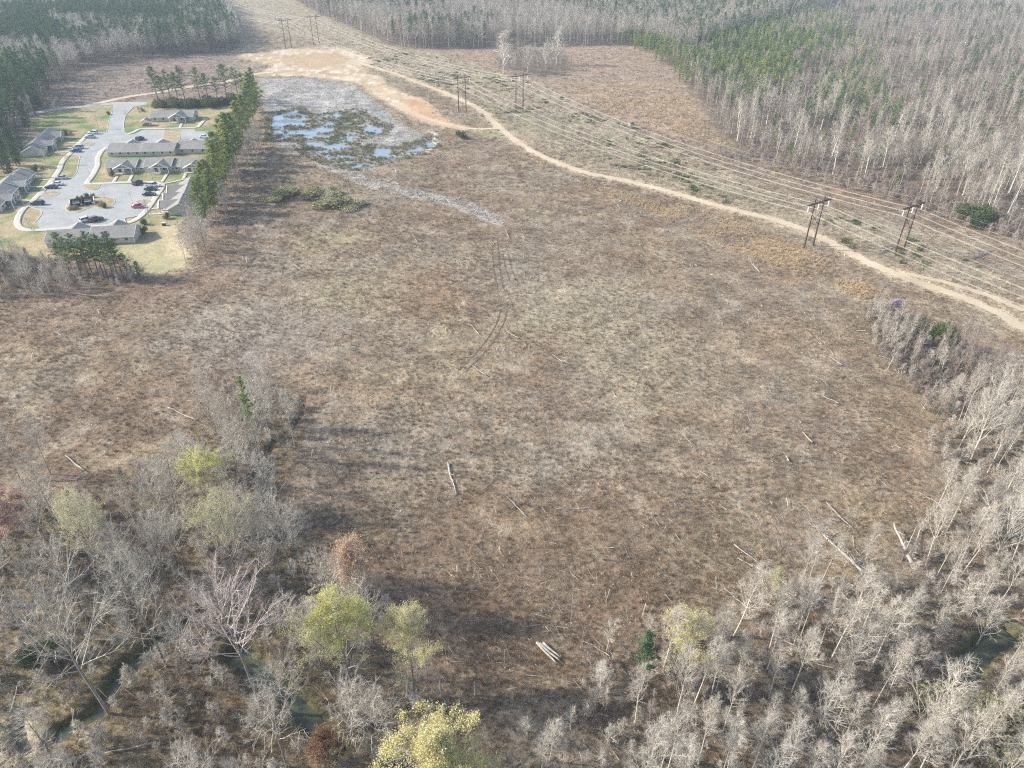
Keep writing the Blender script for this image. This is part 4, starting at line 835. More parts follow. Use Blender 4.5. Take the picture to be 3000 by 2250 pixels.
def clump(seed, n, h, w, rad, mat, lean=.35, name='clump', curl=0):
    r = np.random.RandomState(seed); t = TB(); a = r.rand(n)*2*pi; q = rad*np.sqrt(r.rand(n)); P = np.stack([q*np.cos(a), q*np.sin(a), np.zeros(n)], 1)
    d = np.stack([np.cos(a)*lean*r.rand(n)+r.randn(n)*lean*.5, np.sin(a)*lean*r.rand(n)+r.randn(n)*lean*.5, np.ones(n)], 1); d /= np.linalg.norm(d, axis=1)[:, None]
    L = h*(.4+.8*r.rand(n))[:, None]; t.cones(P, P+d*L, w); m = n//2
    i = r.randint(0, n, m); P2_ = P[i]+d[i]*L[i]*r.uniform(.3, .8, (m, 1)); d2 = d[i]+r.randn(m, 3)*.6; d2 /= np.linalg.norm(d2, axis=1)[:, None]; t.cones(P2_, P2_+d2*L[i]*.4, w*.7)
    return t.mesh(name, M[mat])
def shrubm(seed, n, h, mat, leaf=.12):
    r = np.random.RandomState(seed); t = TB(); d = r.randn(n, 3); d /= np.linalg.norm(d, axis=1)[:, None]; d[:, 2] = abs(d[:, 2]); rr = (.55+.5*r.rand(n))[:, None]
    lob = 1+.25*np.sin(d[:, :1]*5+seed)+.2*np.cos(d[:, 1:2]*6+seed*2); P = d*rr*lob*np.array([h*.75, h*.75, h]); t.leaves(P, leaf, r); return t.mesh('shrub_clump', M[mat])
def pts_in(poly, sp, jit=.5, seed=0, far=None):
    r = np.random.RandomState(seed+77); lo = poly.min(0); hi = poly.max(0); lo = np.maximum(lo, [-900, 15]); hi = np.minimum(hi, [900, far or 1500])
    gx, gy = np.meshgrid(np.arange(lo[0], hi[0], sp), np.arange(lo[1], hi[1], sp)); gx = gx.ravel()+(r.rand(gx.size)-.5)*2*jit*sp; gy = gy.ravel()+(r.rand(gy.size)-.5)*2*jit*sp
    k = inside(gx, gy, poly); gx, gy = gx[k], gy[k]; px, py = to_px(gx, gy); k = (px > -260) & (px < 3260) & (py < 2750); return gx[k], gy[k]
def clear(x, y, lst):
    k = np.ones(len(x), bool)
    for f, d in lst: k &= f(x, y) > d
    return k
dROAD = lambda x, y: seg_dist(x, y, ROAD); dROAD2 = lambda x, y: seg_dist(x, y, np.vstack([ROAD2, ROAD2[-1:]])); dSPUR = lambda x, y: seg_dist(x, y, SPUR); dLAWN = lambda x, y: sdf(x, y, LAWN); dSAND = lambda x, y: sdf(x, y, SAND)
dTRK = lambda x, y: seg_dist(x, y, gt); dPOND = lambda x, y: np.minimum(np.minimum(sdf(x, y, POND[0]), sdf(x, y, POND[1])), sdf(x, y, POND[2]))
dASPH = lambda x, y: sdf(x, y, ASPH); dRD = lambda x, y: seg_dist(x, y, rd)
dCR = lambda x, y: np.minimum.reduce([seg_dist(x, y, c)-w for c, w in zip(CREEKS, CW)]+[sdf(x, y, POOLS[0])])
def field(n, seed, ymax, dens=None):     # points spread with density falling with distance, over all open land
    r = np.random.RandomState(seed); px = r.uniform(-150, 3150, n*3); v = r.rand(n*3); y0, y1 = 38., ymax; Y = y0*(y1/y0)**(v**.78); 
    hw = .86*Y+34; X = r.uniform(-1, 1, n*3)*hw; a, b = to_px(X, Y); k = (a > -150) & (a < 3150) & (b < 2450); return X[k][:n], Y[k][:n]
BASIC = [(dROAD, 2.0), (dROAD2, 1.3), (dSPUR, 1.5), (dLAWN, 1), (lambda x, y: dSAND(x, y)+(fbm(x, y, 7, 3, 2)-.5)*14, 0), (dTRK, 2.5), (dPOND, 0), (dCR, .6), (dRD, 4)]
X, Y = field(240000, 1, 950); k = clear(X, Y, BASIC); X, Y = X[k], Y[k]
wd = fbm(X, Y, 10, 3, 2); rr = RS.rand(len(X)); k = rr < np.clip(.35+(.62-wd)*3, .25, 1)*(1-.9*sm(sdf(X, Y, SLASH)-2, 6))*(1-.8*sm(seg_dist(X, Y, SLASHT)-4, 4)); X, Y = X[k], Y[k]; n = len(X); far = np.clip(Y/170, .85, 1.9)
BR = [clump(10+i, 26, .95, .016, .32, 'brush') for i in range(4)]+[clump(20+i, 18, .75, .014, .5, 'weed', .8) for i in range(4)]
sc_ = RS.uniform(.4, 1.05, n); gn_scatter('brush', np.stack([X, Y, zg(X, Y)-.03], 1), RS.rand(n)*6.28, np.stack([sc_*far, sc_*far, sc_*.72*far**.35], 1), BR, 'brown brush and weeds covering the cleared field')
X, Y = field(26000, 2, 700); k = clear(X, Y, BASIC); X, Y = X[k], Y[k]
w_ = .02+sm(sdf(X, Y, STRAW1), 6)*.9+sm(sdf(X, Y, STRAW2), 20)*.5+sm(sdf(X, Y, ROW), 8)*.4+.25*(fbm(X, Y, 16, 3, 8) > .58)
k = RS.rand(len(X)) < w_; X, Y = X[k], Y[k]
X2, Y2 = pts_in(STRAW1, .75, seed=3); X3, Y3 = pts_in(STRAW2, 2.0, seed=4); k2 = fbm(X2, Y2, 9, 4, 2) > .45; k3 = (fbm(X3, Y3, 9, 4, 2) > .50); X = np.concatenate([X, X2[k2], X3[k3]]); Y = np.concatenate([Y, Y2[k2], Y3[k3]]); k = clear(X, Y, BASIC); X, Y = X[k], Y[k]; n = len(X)
STR = [clump(40+i, 34, 1.0, .02, .3, 'straw', .3) for i in range(4)]; sc_ = RS.uniform(.4, 1.1, n)*np.clip(Y/260, .9, 1.5)
gn_scatter('dry_grass', np.stack([X, Y, zg(X, Y)-.03], 1), RS.rand(n)*6.28, sc_, STR, 'straw coloured dry grass tufts')
# sedge on the pond islands
X, Y = pts_in(PD([(570,225),(800,225),(960,270),(960,335),(780,380),(640,350),(570,310)]), .95, seed=5); z = zg(X, Y); k = (z > -.24) & (dPOND(X, Y) < 5) & (RS.rand(len(X)) < .3+.5*(fbm(X, Y, 5, 2, 9) > .5)); X, Y, z = X[k], Y[k], z[k]; n = len(X)
SE = [clump(60+i, 34, .75, .04, .5, 'sedge', .6) for i in range(3)]+[clump(66, 30, .6, .03, .5, 'weed', .8)]; gn_scatter('marsh_sedge', np.stack([X, Y, z-.05], 1), RS.rand(n)*6.28, RS.uniform(.5, 1.5, n), SE, 'green brown sedge on the muddy islands of the pond')
# low evergreen bushes of the corridor
X, Y = pts_in(ROW, 2.6, seed=6, far=600); k = (fbm(X, Y, 26, 3, 12) > .55) & (fbm(X, Y, 7, 3, 5) > .5) & (RS.rand(len(X)) < .7) & clear(X, Y, BASIC+[(dROAD, 4)]); X, Y = X[k], Y[k]; n = len(X)
SH = [shrubm(70+i, 420, 1.0, 'shrub' if i % 2 else 'sedge') for i in range(4)]; gn_scatter('low_bushes', np.stack([X, Y, zg(X, Y)-.1], 1), RS.rand(n)*6.28, np.stack([RS.uniform(.5, 2.6, n)]*2+[RS.uniform(.25, .9, n)], 1), SH, 'low dark green bushes in the power line corridor')
# woody debris: thousands of cut sticks
def debris():
    r = np.random.RandomState(21); X, Y = field(85000, 9, 520); k = clear(X, Y, BASIC); X, Y = X[k], Y[k]; wd = fbm(X, Y, 9, 4, 2); k = r.rand(len(X)) < np.clip((wd-.4)*4, .3, 1); X, Y = X[k], Y[k]
    xs, ys = pts_in(SLASH, 1.15, seed=8); k = (dPOND(xs, ys) > -1); xs, ys = xs[k], ys[k]; xt, yt = [], []
    a = r.rand(2600); i = SLASHT; L = np.concatenate([[0], np.cumsum(np.hypot(*np.diff(i, axis=0).T))]); u = a*L[-1]; xt = np.interp(u, L, i[:, 0])+r.randn(2600)*2.2; yt = np.interp(u, L, i[:, 1])+r.randn(2600)*2.2
    X = np.concatenate([X, xs, xt]); Y = np.concatenate([Y, ys, yt]); n = len(X); far = np.clip(Y/120, 1, 2.6)
    L = (.45+r.rand(n)**5*3.0)*far**.6; a = fbm(X, Y, 12, 2, 6)*14+r.randn(n)*.8; d = np.stack([np.cos(a), np.sin(a), r.randn(n)*.12], 1)*L[:, None]; z = zg(X, Y)+.15+r.rand(n)*.35
    P = np.stack([X, Y, z], 1); t = TB(); t.cones(P, P+d, (.014+r.rand(n)**6*.06)*far**.8)
    me = t.mesh('cut_branches', M['debris']); at = me.color_attributes.new('c', 'FLOAT_COLOR', 'POINT'); v = (.45+.75*r.rand(n))[:, None]*np.array([.52, .46, .38]); v = np.concatenate([v, np.ones((n, 1))], 1); at.data.foreach_set('color', np.repeat(v, 6, 0).astype(np.float32).ravel())
    tag(link('cut_branches', me), 'pale cut branches and slash lying all over the cleared ground', kind='stuff')
m, t, b = nodes('slash wood'); ac = mk(t, 'ShaderNodeAttribute', attribute_name='c'); t.links.new(ac.outputs[0], b.inputs['Base Color']); b.inputs['Roughness'].default_value = .85; M['debris'] = m
debris()
# ------------------------------------------------------------------ single trees read off the photo: (base px), top px y
def one(kt, base, top, label, cat='tree', name=None, group=None, wide=1.0, lean=(0, 0), h=None):
    x, y = G(*base); hh = h or tree_h(base, top); return plant(name or 'bare_tree', kt, x, y, hh, label, cat, group, lean=lean, wide=wide)
def leafy(key, seed, H, style, leaf, n, size, tw=1.2, **k): return parts_bare(key, seed, H, style, 'grey_bark', 'twig_grey', tw=tw, leaf=leaf, nleaf=n, lsize=size, **k)
used = []
def U(*a, **k): o = one(*a, **k); used.append((o.location.x, o.location.y)); return o
LIME = leafy('lime1', 31, 17, 'spread', 'leaf_lime', 9000, .08, dome=(.76, .215, .17, 110, 1.3)); LIME2 = leafy('lime2', 33, 17, 'fan', 'leaf_cream', 9000, .07, dome=(.79, .26, .15, 120, 1.2)); LIME3 = leafy('lime3', 36, 16, 'fan', 'leaf_cream', 22000, .085, twigs=1.3, dome=(.70, .33, .26, 190, 1.15))
FAINT = leafy('faint', 37, 16, 'spread', 'leaf_faint', 8000, .075, dome=(.78, .24, .15, 80, .3)); RED = leafy('red', 38, 14, 'fan', 'leaf_red', 26000, .085, dome=(.74, .27, .18, 90, .4)); ORG = leafy('org', 39, 10, 'fan', 'leaf_orange', 7000, .07); BRN = leafy('brn', 40, 6, 'bush', 'leaf_brown', 9000, .075)
LIME4 = leafy('lime4', 45, 17, 'spread', 'leaf_lime', 12000, .08, dome=(.74, .26, .2, 100, .8))
VIO = leafy('vio', 41, 7, 'fan', 'leaf_pink', 7000, .07); FAINT2 = leafy('faint2', 43, 15, 'fan', 'leaf_faint', 11000, .07)
T = 'budding_tree'
U(LIME, (1040,2040), 1752, 'bright lime green leafing tree left of centre near the lower photo edge', name=T, wide=.85)
U(LIME2, (1216,2056), 1818, 'pale yellow-green budding tree right of the bright lime tree', name=T, wide=.85)
U(LIME3, (1310,2420), 2185, 'big rounded pale yellow tree cut by the bottom photo edge', name=T, wide=1.12)
U(LIME2, (1984,2011), 1823, 'round pale yellow budding tree beside the small green pine', name=T, wide=1.05)
U(FAINT2, (2255,1771), 1680, 'small faintly green budding tree at the edge of the lower right woods', name=T, wide=1.2)
U(LIME4, (650,1515), 1326, 'broad lime tree at the end of the dark ditch', name=T, wide=1.0)
U(FAINT, (700,1705), 1455, 'tall faintly green tree just below the broad lime tree', name=T, wide=.8)
U(FAINT, (325,1712), 1450, 'dark trunked tree with pale green top right of the red tree', name=T, wide=.75)
U(RED, (43,1656), 1448, 'red budding tree at the left photo edge', name=T, wide=1.3)
U(ORG, (1062,1789), 1590, 'orange budding tree over the fallen trunk', name=T, wide=1.2)
U(BRN, (975,2245), 2160, 'bush with brown dead leaves beside the big pale yellow tree', name='leafy_bush', cat='bush', wide=1.3)
U(PINK, (764,2070), 1722, 'large spreading pinkish bare tree standing beside the creek', wide=.95)
U(VIO, (2616,925), 878, 'violet blossoming small tree above the pale thicket', name='flowering_tree', wide=1.8)
def shrub(name, base, h, mat, label, seed=1, wide=1.0, cat='bush', n=3200, leaf=.14, group=None, z=0.0):
    k = 'shr%s%d%d' % (mat, seed, n)
    def f():
        r = np.random.RandomState(seed+900); t = TB()
        for c in range(7):
            o = r.randn(3)*np.array([.42, .42, .18]); d = r.randn(n//7, 3); d /= np.linalg.norm(d, axis=1)[:, None]; t.leaves(o+np.array([0, 0, .55])+d*(.22+.24*r.rand(n//7, 1)), leaf*.35, r)
        s = TB()
        for c in range(7): s.stem(np.array([[0, 0, 0], r.randn(3)*np.array([.15, .15, .05])+[0, 0, .4], r.randn(3)*np.array([.3, .3, .1])+[0, 0, .8]]), [.03, .02, .01], 4)
        return [('stem', s.mesh('stem', M['grey_bark'])), ('foliage', t.mesh('foliage', M[mat]))], 1.15
    x, y = G(*base); o = plant(name, kit(k, f), x, y, h, label, cat, group, wide=wide); o.location.z += z; used.append((x, y)); return o
shrub('evergreen_bush', (2860,655), 8, 'shrub', 'big round evergreen bush at the right edge under the wires', 2, 1.1, n=7000, leaf=.11)
shrub('evergreen_bush', (2735,1005), 8, 'shrub', 'evergreen holly-like bush in the dark thicket right of the violet tree', 3, .8, n=6000, leaf=.11)
shrub('evergreen_bush', (1355,405), 3.4, 'shrub', 'green bush right of the pond close to the dirt road junction', 4)
shrub('evergreen_bush', (125,1935), 4, 'shrub', 'dark green bush in the woods at the left photo edge', 5)
shrub('evergreen_bush', (2905,2190), 6, 'sedge', 'mossy green bush by the dark creek in the lower right corner', 6, 1.4, n=6000)
for i, (p, h, l) in enumerate([((1000,598),4.5,'left'), ((935,590),5.5,'middle'), ((880,575),4.5,'far left')]): shrub('thicket_bush', (p[0]-30*i+20, p[1]), h*.7, 'sedge', 'olive thicket bush in the clearing below the pond, %s one' % l, 11+i, 2.9, group='thicket below the pond', n=4200, leaf=.16)
P4 = lambda zx, zy: (zx*.14467, 460+zy*.14467)
i = 0
for (zx, zy), l in [((1485,935),'first'), ((1580,895),'second'), ((1665,860),'third'), ((1765,820),'fourth'), ((1878,830),'fifth')]:
    shrub('round_bush', P4(zx, zy), 1.7, 'shrub', '%s clipped bush in the arc behind the board enclosure, counted from the left' % l, 21+i % 2, .75, group='clipped bushes behind the enclosure', z=.15); i += 1
shrub('round_bush', P4(1440,1070), 1.7, 'sedge', 'yellow green bush at the left tip of the planted island', 24, 1.3, z=.1); shrub('round_bush', P4(2060,1000), 1.6, 'sedge', 'light bush on the right part of the planted island', 25, z=.1); shrub('round_bush', P4(2130,1030), 1.9, 'shrub', 'dark round bush at the right end of the planted island', 26, z=.1)
for p, h, l in [((330,515),2.0,'dark bush at the left corner of the row with front gables'), ((424,672-14),2.0,'dark bush at the near corner of the slanting row building'), ((424,682),2.2,'round dark bush at the right end of the nearest row building'), ((195,396),2.2,'dark green bush at the upper left row building'), ((571,344),3.0,'dark shrub at the right end of the community building'), ((106,500),2.4,'dark bush at the far porch of the left edge building'), ((83,527),2.2,'dark bush at the middle porch of the left edge building'), ((318,336),1.6,'dark low shrubs where the estate road meets the main road'), ((418,327),1.7,'dark shrubs around the estate sign'), ((490,640),2.0,'dark bush by the end wall of the slanting row building'), ((645,398),2.5,'dark shrub at the end of the back lot beside the pines')]:
    shrub('round_bush', p, h, 'shrub', l, 27+len(l) % 3, .9)
# pines
for b_, t_, k_, l in [((207,803),681,0,'leftmost tall pine of the clump in front of the nearest row building'), ((240,812),688,1,'second pine from the left in the clump in front of the nearest row'), ((290,804),680,2,'pine with a forked top in the middle of the front clump'), ((318,819),687,3,'tall slim pine right of the middle of the front clump'), ((348,815),679,0,'rightmost tall pine of the clump in front of the nearest row'), ((262,812),722,1,'lower pine between the taller ones of the front clump'), ((378,817),742,2,'short pine at the right end of the front clump'), ((222,820),700,1,'third pine from the left in the front clump'), ((275,815),695,3,'slightly smaller pine left of the forked one'), ((304,810),700,0,'thin pine right beside the forked one'), ((190,800),715,2,'low leftmost pine of the front clump with yellowish needles'), ((335,825),720,1,'low dense pine at the foot of the two tall right ones'), ((362,815),705,3,'pine between the tallest right one and the short one')]:
    U(PNF[k_], b_, t_, l, 'pine', 'pine_tree', 'pine clump in front of the nearest row', wide=1.35)
U(PNY[0], (411,818), 765, 'small young pine right of the front pine clump', 'pine', 'pine_tree')
U(parts_pine('small', 79, 9, 'needle', cb=.35, wid=.2, k=46, blade=.36), (1885,2015), 1857, 'small green pine left of the round pale yellow tree', 'pine', 'pine_tree', wide=.85)
U(parts_pine('thin', 77, 16, 'needle_bright', cb=.45, wid=.10, k=34), (764,1344), 1093, 'thin lone pine with a narrow green top beside the dark ditch', 'pine', 'pine_tree', wide=.8)
row = [(752,310,199),(748,330,215),(742,352,232),(730,372,262),(722,392,278),(709,436,300),(712,410,300),(700,452,330),(687,481,333),(694,466,345),(676,500,365),(690,505,390),(664,530,400),(647,579,416),(655,550,410),(640,560,440),(625,600,470),(618,620,480),(604,640,520),(593,651,535),(632,625,500),(610,600,505),(668,480,350),(655,515,385)]
for j, (x, by, ty) in enumerate(row):
    U((PNR if j % 3 else PNL)[j % 4], (x, by), ty, 'sunlit pine in the dense row between the row buildings and the clearing', 'pine', 'pine_tree', 'pine row beside the estate', wide=random.uniform(.95, 1.6))
for j, (x, by, ty) in enumerate([(468,308,196),(505,308,205),(545,308,196),(590,305,198),(667,300,190),(700,292,196),(485,305,225),(525,306,215),(612,300,215),(640,302,225),(720,300,215)]):
    U(PNF[j % 4], (x, by), ty, 'dark tall pine in the open row behind the community building', 'pine', 'pine_tree', 'pines behind the community building', wide=1.45)
for b_, t_, l in [((707,92),45,'lone pine standing in the power line corridor near the top left'), ((770,2-0+80),45,'')][:1]: U(PN[1], b_, t_, l, 'pine', 'pine_tree')
for j, (x, by) in enumerate([(462,312),(480,314),(500,311),(522,313),(545,312),(568,313),(595,311),(618,310),(640,309),(665,307),(690,304),(712,306)]): shrub('understorey_bush', (x, by), 3.5+j % 3, 'shrub', 'dark bush at the foot of the open pine row behind the community building', 50+j % 2, 1.5, group='bushes under the far pine row')
# bare trees that can be told apart
for kt, b_, t_, l, w in [
 (SP[0], (321,2092), 1771, 'tall twin trunked bare tree in the lower left woods', 1.0), (SP[1], (488,1952), 1627, 'leaning pale bare tree left of the creek', .8), (SP[2], (859,1696), 1461, 'slim dark grey bare tree right of the faint green tree', .7),
 (SL[0], (420,1588), 1412, 'small grey dead tree with stubby crown left of the lime tree', .8), (SL[1], (818,1249), 1091, 'bare tree pair right of the thin lone pine', .9), (SL[2], (863,1308), 1140, 'bare arching tree at the upper end of the dark ditch', .9),
 (SP[3], (705,1412), 1231, 'greyish bare tree left of the ditch', .9), (SP[4], (770,1360), 1225, 'bare dark tree at the foot of the thin pine', .6), (SP[0], (59,1403), 1253, 'bare dark tree at the left photo edge by the clearing', .7), (SP[1], (149,1389), 1222, 'hazy grey bare tree near the left edge by the clearing', .8),
 (SP[2], (1130,2246), 2047, 'whitish bare tree left of the big pale yellow tree', .9), (SP[3], (1100,1900), 1710, 'grey misty bare tree behind the bright lime tree', .9), (FAN[0], (940,1960), 1760, 'grey bare bush-like tree left of the bright lime tree', .8),
 (FANW[1], (1475,217), 101, 'leftmost big white bare tree of the copse', 1.9), (FANW[2], (1630,190), 85, 'right big white bare tree of the copse', 1.7), (FANW[0], (1545,212), 140, 'lower bare tree in the middle of the copse', 1.7), (FANW[1], (1600,205), 130, 'bare tree between the big ones of the copse', 1.5),
 (SL[0], (2079,2056), 1889, 'pale leaning tree in the group of three right of the round yellow tree', 1.0), (SL[3], (2092,2040), 1885, 'tallest of the group of three right of the round yellow tree', .9), (SL[4], (2160,1979), 1862, 'bare tree with level side limbs behind the group of three', .9),
 (SL[2], (2314,1776), 1676, 'slim bare tree beside the small faintly green tree', .8), (SL[5], (2394,1920), 1744, 'first tall white trunk below the big fallen tree', .9), (SL[1], (2432,1935), 1753, 'thickest tall white trunk below the big fallen tree', 1.1),
 (SP[3], (2769,1830), 1681, 'grey spreading bare tree in the lower right woods', 1.0), (SL[2], (2733,1712), 1559, 'long slim bare tree right of the broken snag', .8), (SL[3], (2758,1735), 1586, 'second long slim bare tree right of the broken snag', .8),
 (FAN[2], (2869,1875), 1740, 'bone white bare tree leaning over the dark creek', 1.2), (FAN[0], (2846,1345), 1109, 'broad pale bare tree crown at the right edge of the clearing', .95), (FAN[1], (2810,1311), 1150, 'bare tree left of the broad pale crown', .7), (SL[5], (2894,1383), 1215, 'single pale slim trunk near the right photo edge', .8),
 (FAN[2], (2900,1660), 1440, 'large pale yellowish bare crown at the right photo edge', 1.1), (FAN[1], (2919,2115), 1985, 'bare whitish tree beside the lower dark creek pool', 1.1), (FAN[0], (1152,600), 530, 'bare pale tree rising from the olive thicket', .7),
 (SP[1], (208,873), 782, 'pale barked bare tree at the lower left of the pine clump', 1.0), (SP[2], (545,770), 690, 'bare tree behind the lawn at the right of the nearest row', 1.0), (SL[3], (580,775), 640, 'pale bare tree at the edge of the clearing near the lawn', 1.0)]:
    if l.endswith('olive thicket'): b_ = (965, 605)
    U(kt, b_, t_, l, wide=w)
for (zx, by, ty), l in [((345,718,605),'in the lawn between the two left row buildings'), ((510,725,640),'on the curved grass strip beside the road'), ((280,1290,1110),'by the big bend of the sidewalk'), ((1130,1162,985),'right of the lot near the faded red car'), ((1275,530,440),'on the grass island of the back lot'), ((738,455,350),'on the lawn left of the estate road'), ((425,372,250),'tallest on the lawn near the main road'), ((545,372,325),'smallest on the lawn near the main road'), ((792,1000,930),'on the planted island of the lot'), ((1150,860,740),'at the white pickup'), ((185,1040,905),'at the left bend before the dark green suv'), ((1410,1395,1240),'first at the field edge behind the nearest row'), ((1460,1440,1260),'second at the field edge behind the nearest row'), ((690,880,810),'tiny, on the tip of grass in the lot'), ((960,400,320),'by the bend of the entrance road')]:
    b_ = (zx*.39169, 200+by*.39169); U(YG[len(l) % 5] if ty > 800 else SP[len(l) % 5], b_, 200+ty*.39169, 'bare grey tree '+l, wide=1.15)
# dead snags, logs
def stub(base, top, r, label, lean=(0, 0)):
    x, y = G(*base); h = tree_h(base, top) if top else 3; m = MB(); m.tube([(0, 0, -.2), (lean[0]*h*.5, lean[1]*h*.5, h*.5), (lean[0]*h, lean[1]*h, h)], [r, r*.8, r*.45], 7); m.cone((lean[0]*h*.7, lean[1]*h*.7, h*.7), (lean[0]*h*.7+.6, 0, h*.85), .05)
    o = m.build('dead_snag', M['log']); o.location = (x, y, float(zg(x, y))); tag(o, label, 'dead tree', 'dead snags'); return o
for a in [((1293,2042),1993,.16,'whitish broken snag below the pale yellow-green tree'), ((1392,2038),1997,.16,'whitish broken snag above the top of the big pale yellow tree'), ((1336,1730),1704,.14,'short white stump alone in the lower middle of the clearing'), ((1250,1722),1663,.10,'thin stump left of the short white stump'), ((1672,1835),1672,.07,'tall thin dead stem standing in the lower clearing'), ((900,1728),1583,.08,'thin standing dead stem left of the fallen trunk'), ((2642,1640),1545,.14,'upright fork of the broken white tree at the lower right')]:
    stub(*a)
def log(a, b, r, label, mat='log', lift=.25, branches=0, seed=0):
    A = np.array([*G(*a), 0]); B = np.array([*G(*b), 0]); A[2] = zg(A[0], A[1])+r+lift; B[2] = zg(B[0], B[1])+r+lift; L = np.linalg.norm(B-A); t = np.linspace(0, 1, 7); rn = np.random.RandomState(seed+5)
    P = A[None]+(B-A)[None]*t[:, None]+rn.randn(7, 3)*np.array([.02, .02, .01])*L*.5; m = MB(); m.tube([tuple(p) for p in P], list(r*(1-t*.55)), 8)
    for i in range(branches):
        u = rn.uniform(.35, 1); p = P[0]+(P[-1]-P[0])*u; d = rn.randn(3)+(B-A)/L*1.0; d[2] = abs(d[2])*.8; d /= np.linalg.norm(d); q = p+d*L*rn.uniform(.08, .22); mid = (p+q)/2+rn.randn(3)*.2; m.tube([tuple(p), tuple(mid), tuple(q)], [r*.3, r*.2, .02], 4)
        for k in range(4): d2 = d+rn.randn(3)*.7; m.cone(tuple(mid), tuple(mid+d2*L*.07), r*.12)
    used.extend([(float(q_[0]), float(q_[1])) for q_ in (P[0], P[3], P[-1])] if len(label) and 'treetop' not in label else []); o = m.build('fallen_log', M[mat], smooth=True); tag(o, label, 'log', 'fallen logs'); return o
for a in [((1311,1357),(1335,1451),.24,'thick pale log lying alone in the middle of the clearing','log',.05,3,33), ((904,1744),(1076,1658),.28,'long grey fallen trunk under the orange tree'), ((2589,1749),(2390,1559),.32,'big pale fallen tree with branches at the lower right woods edge','log',.4,26,1), ((2661,1667),(2610,1550),.34,'broken whitish trunk right of the big fallen tree','log',1.2,5,2), ((2697,1094),(2576,1046),.16,'long thin pale log beside the pale thicket'), ((2765,1125),(2715,1100),.14,'pale log end poking into the right woods'), ((2458,1186),(2412,1164),.14,'bent pale log in the right part of the clearing','log',.2,6,3), ((2466,1075),(2430,1048),.12,'short light log left of the long thin one'), ((579,1235),(493,1197),.15,'thin pale log upper left of the thin lone pine'), ((249,1382),(194,1339),.18,'pale log lying near the left photo edge'), ((253,1403),(95,1412),.12,'long dark straight log near the left photo edge','log_dark'), ((2378,1302),(2350,1270),.16,'short pale log in the right of the clearing'), ((2560,1222),(2490,1222),.07,'straight thin dark pole lying in the right of the clearing','log_dark'), ((2310,1355),(2302,1338),.2,'tiny white log piece in the right of the clearing'), ((1740,1490),(1630,1492),.08,'thin log right of the thick pale one','log',.2), ((1545,1520),(1485,1460),.09,'thin slanting dead branch right of the thick pale log','log',.3,5,6), ((310,873),(211,862),.15,'pale fallen trunk below the pine clump'), ((2225,800),(2195,762),.18,'short pale log by the brush heap right of the straw grass','log',0,9,31), ((740,755),(705,800),.12,'slanting dead trunk at the upper left of the clearing','log_dark',.5,8,7), ((685,680),(690,660),.14,'dark leaning stump at the upper left of the clearing','log_dark',.5), ((720,1895),(800,1850),.10,'pale thin trunk above the big pink bare tree','log',.6,8,8), ((455,2180),(310,2212),.16,'pale fallen trunk near the lower left corner'), ((325,2050),(370,1985),.14,'pale trunk fallen across the creek'), ((1405,985),(1380,955),.12,'small pale log left of the wheel ruts'), ((1425,1105),(1385,1075),.12,'pale log at the lower end of the wheel ruts'), ((1520,995),(1485,975),.12,'small pale log right of the wheel ruts'), ((1650,1065),(1620,1042),.13,'pale stick log in the middle of the clearing'), ((1490,700),(1480,672),.14,'small pale log above the wheel ruts')]:
    log(*a)
for i_, (a, b, r_, nb) in enumerate([((2150,1600),(2230,1660),.12,10),((2260,1690),(2160,1640),.12,9),((2350,1760),(2280,1700),.10,9),((2420,1480),(2500,1560),.10,10),((2560,1690),(2470,1640),.13,12),((2500,1790),(2430,1700),.12,12),((2680,1600),(2720,1500),.14,12),((2190,1790),(2120,1730),.10,10),((2060,1900),(2120,1840),.09,8),((2760,1490),(2690,1450),.10,8),((1790,1930),(1740,1900),.09,8),((2330,1900),(2240,1850),.12,10)]):
    log(a, b, r_, ('%s grey branchy treetop lying at the lower right woods edge, counted from the left' % ORDW[sorted([2150,2160,2280,2420,2470,2430,2680,2120,2061,2690,1740,2240]).index([2150,2160,2280,2420,2470,2430,2680,2120,2061,2690,1740,2240][i_])]), 'log', .5, nb, 20+i_)
for i, (p, q, l) in enumerate([((1572,1889),(1632,1950),'left'), ((1580,1892),(1641,1942),'middle'), ((1590,1890),(1641,1930),'right')]): log(p, q, .24, '%s log of the three parallel logs near the bottom centre' % l)
def cratepost():
    x, y = G(1848, 376); root = empty('deer_stand', (x, y, 0), .5, 'small dark box blind standing in the power line corridor', 'hunting blind'); b = MB(); b.box((0, 0, 2.2), (2.4, 2.0, 2.0)); b.build('cabin', M['log_dark'], root); b = MB(); b.box((0, 0, 3.26), (2.8, 2.4, .12)); b.build('roof', M['log_dark'], root)
    for sx in (-1, 1):
        for sy in (-1, 1): b = MB(); b.tube([(sx*1.1, sy*.9, 0), (sx*1.1, sy*.9, 1.2)], .08, 5); b.build('leg', M['log_dark'], root)
cratepost()
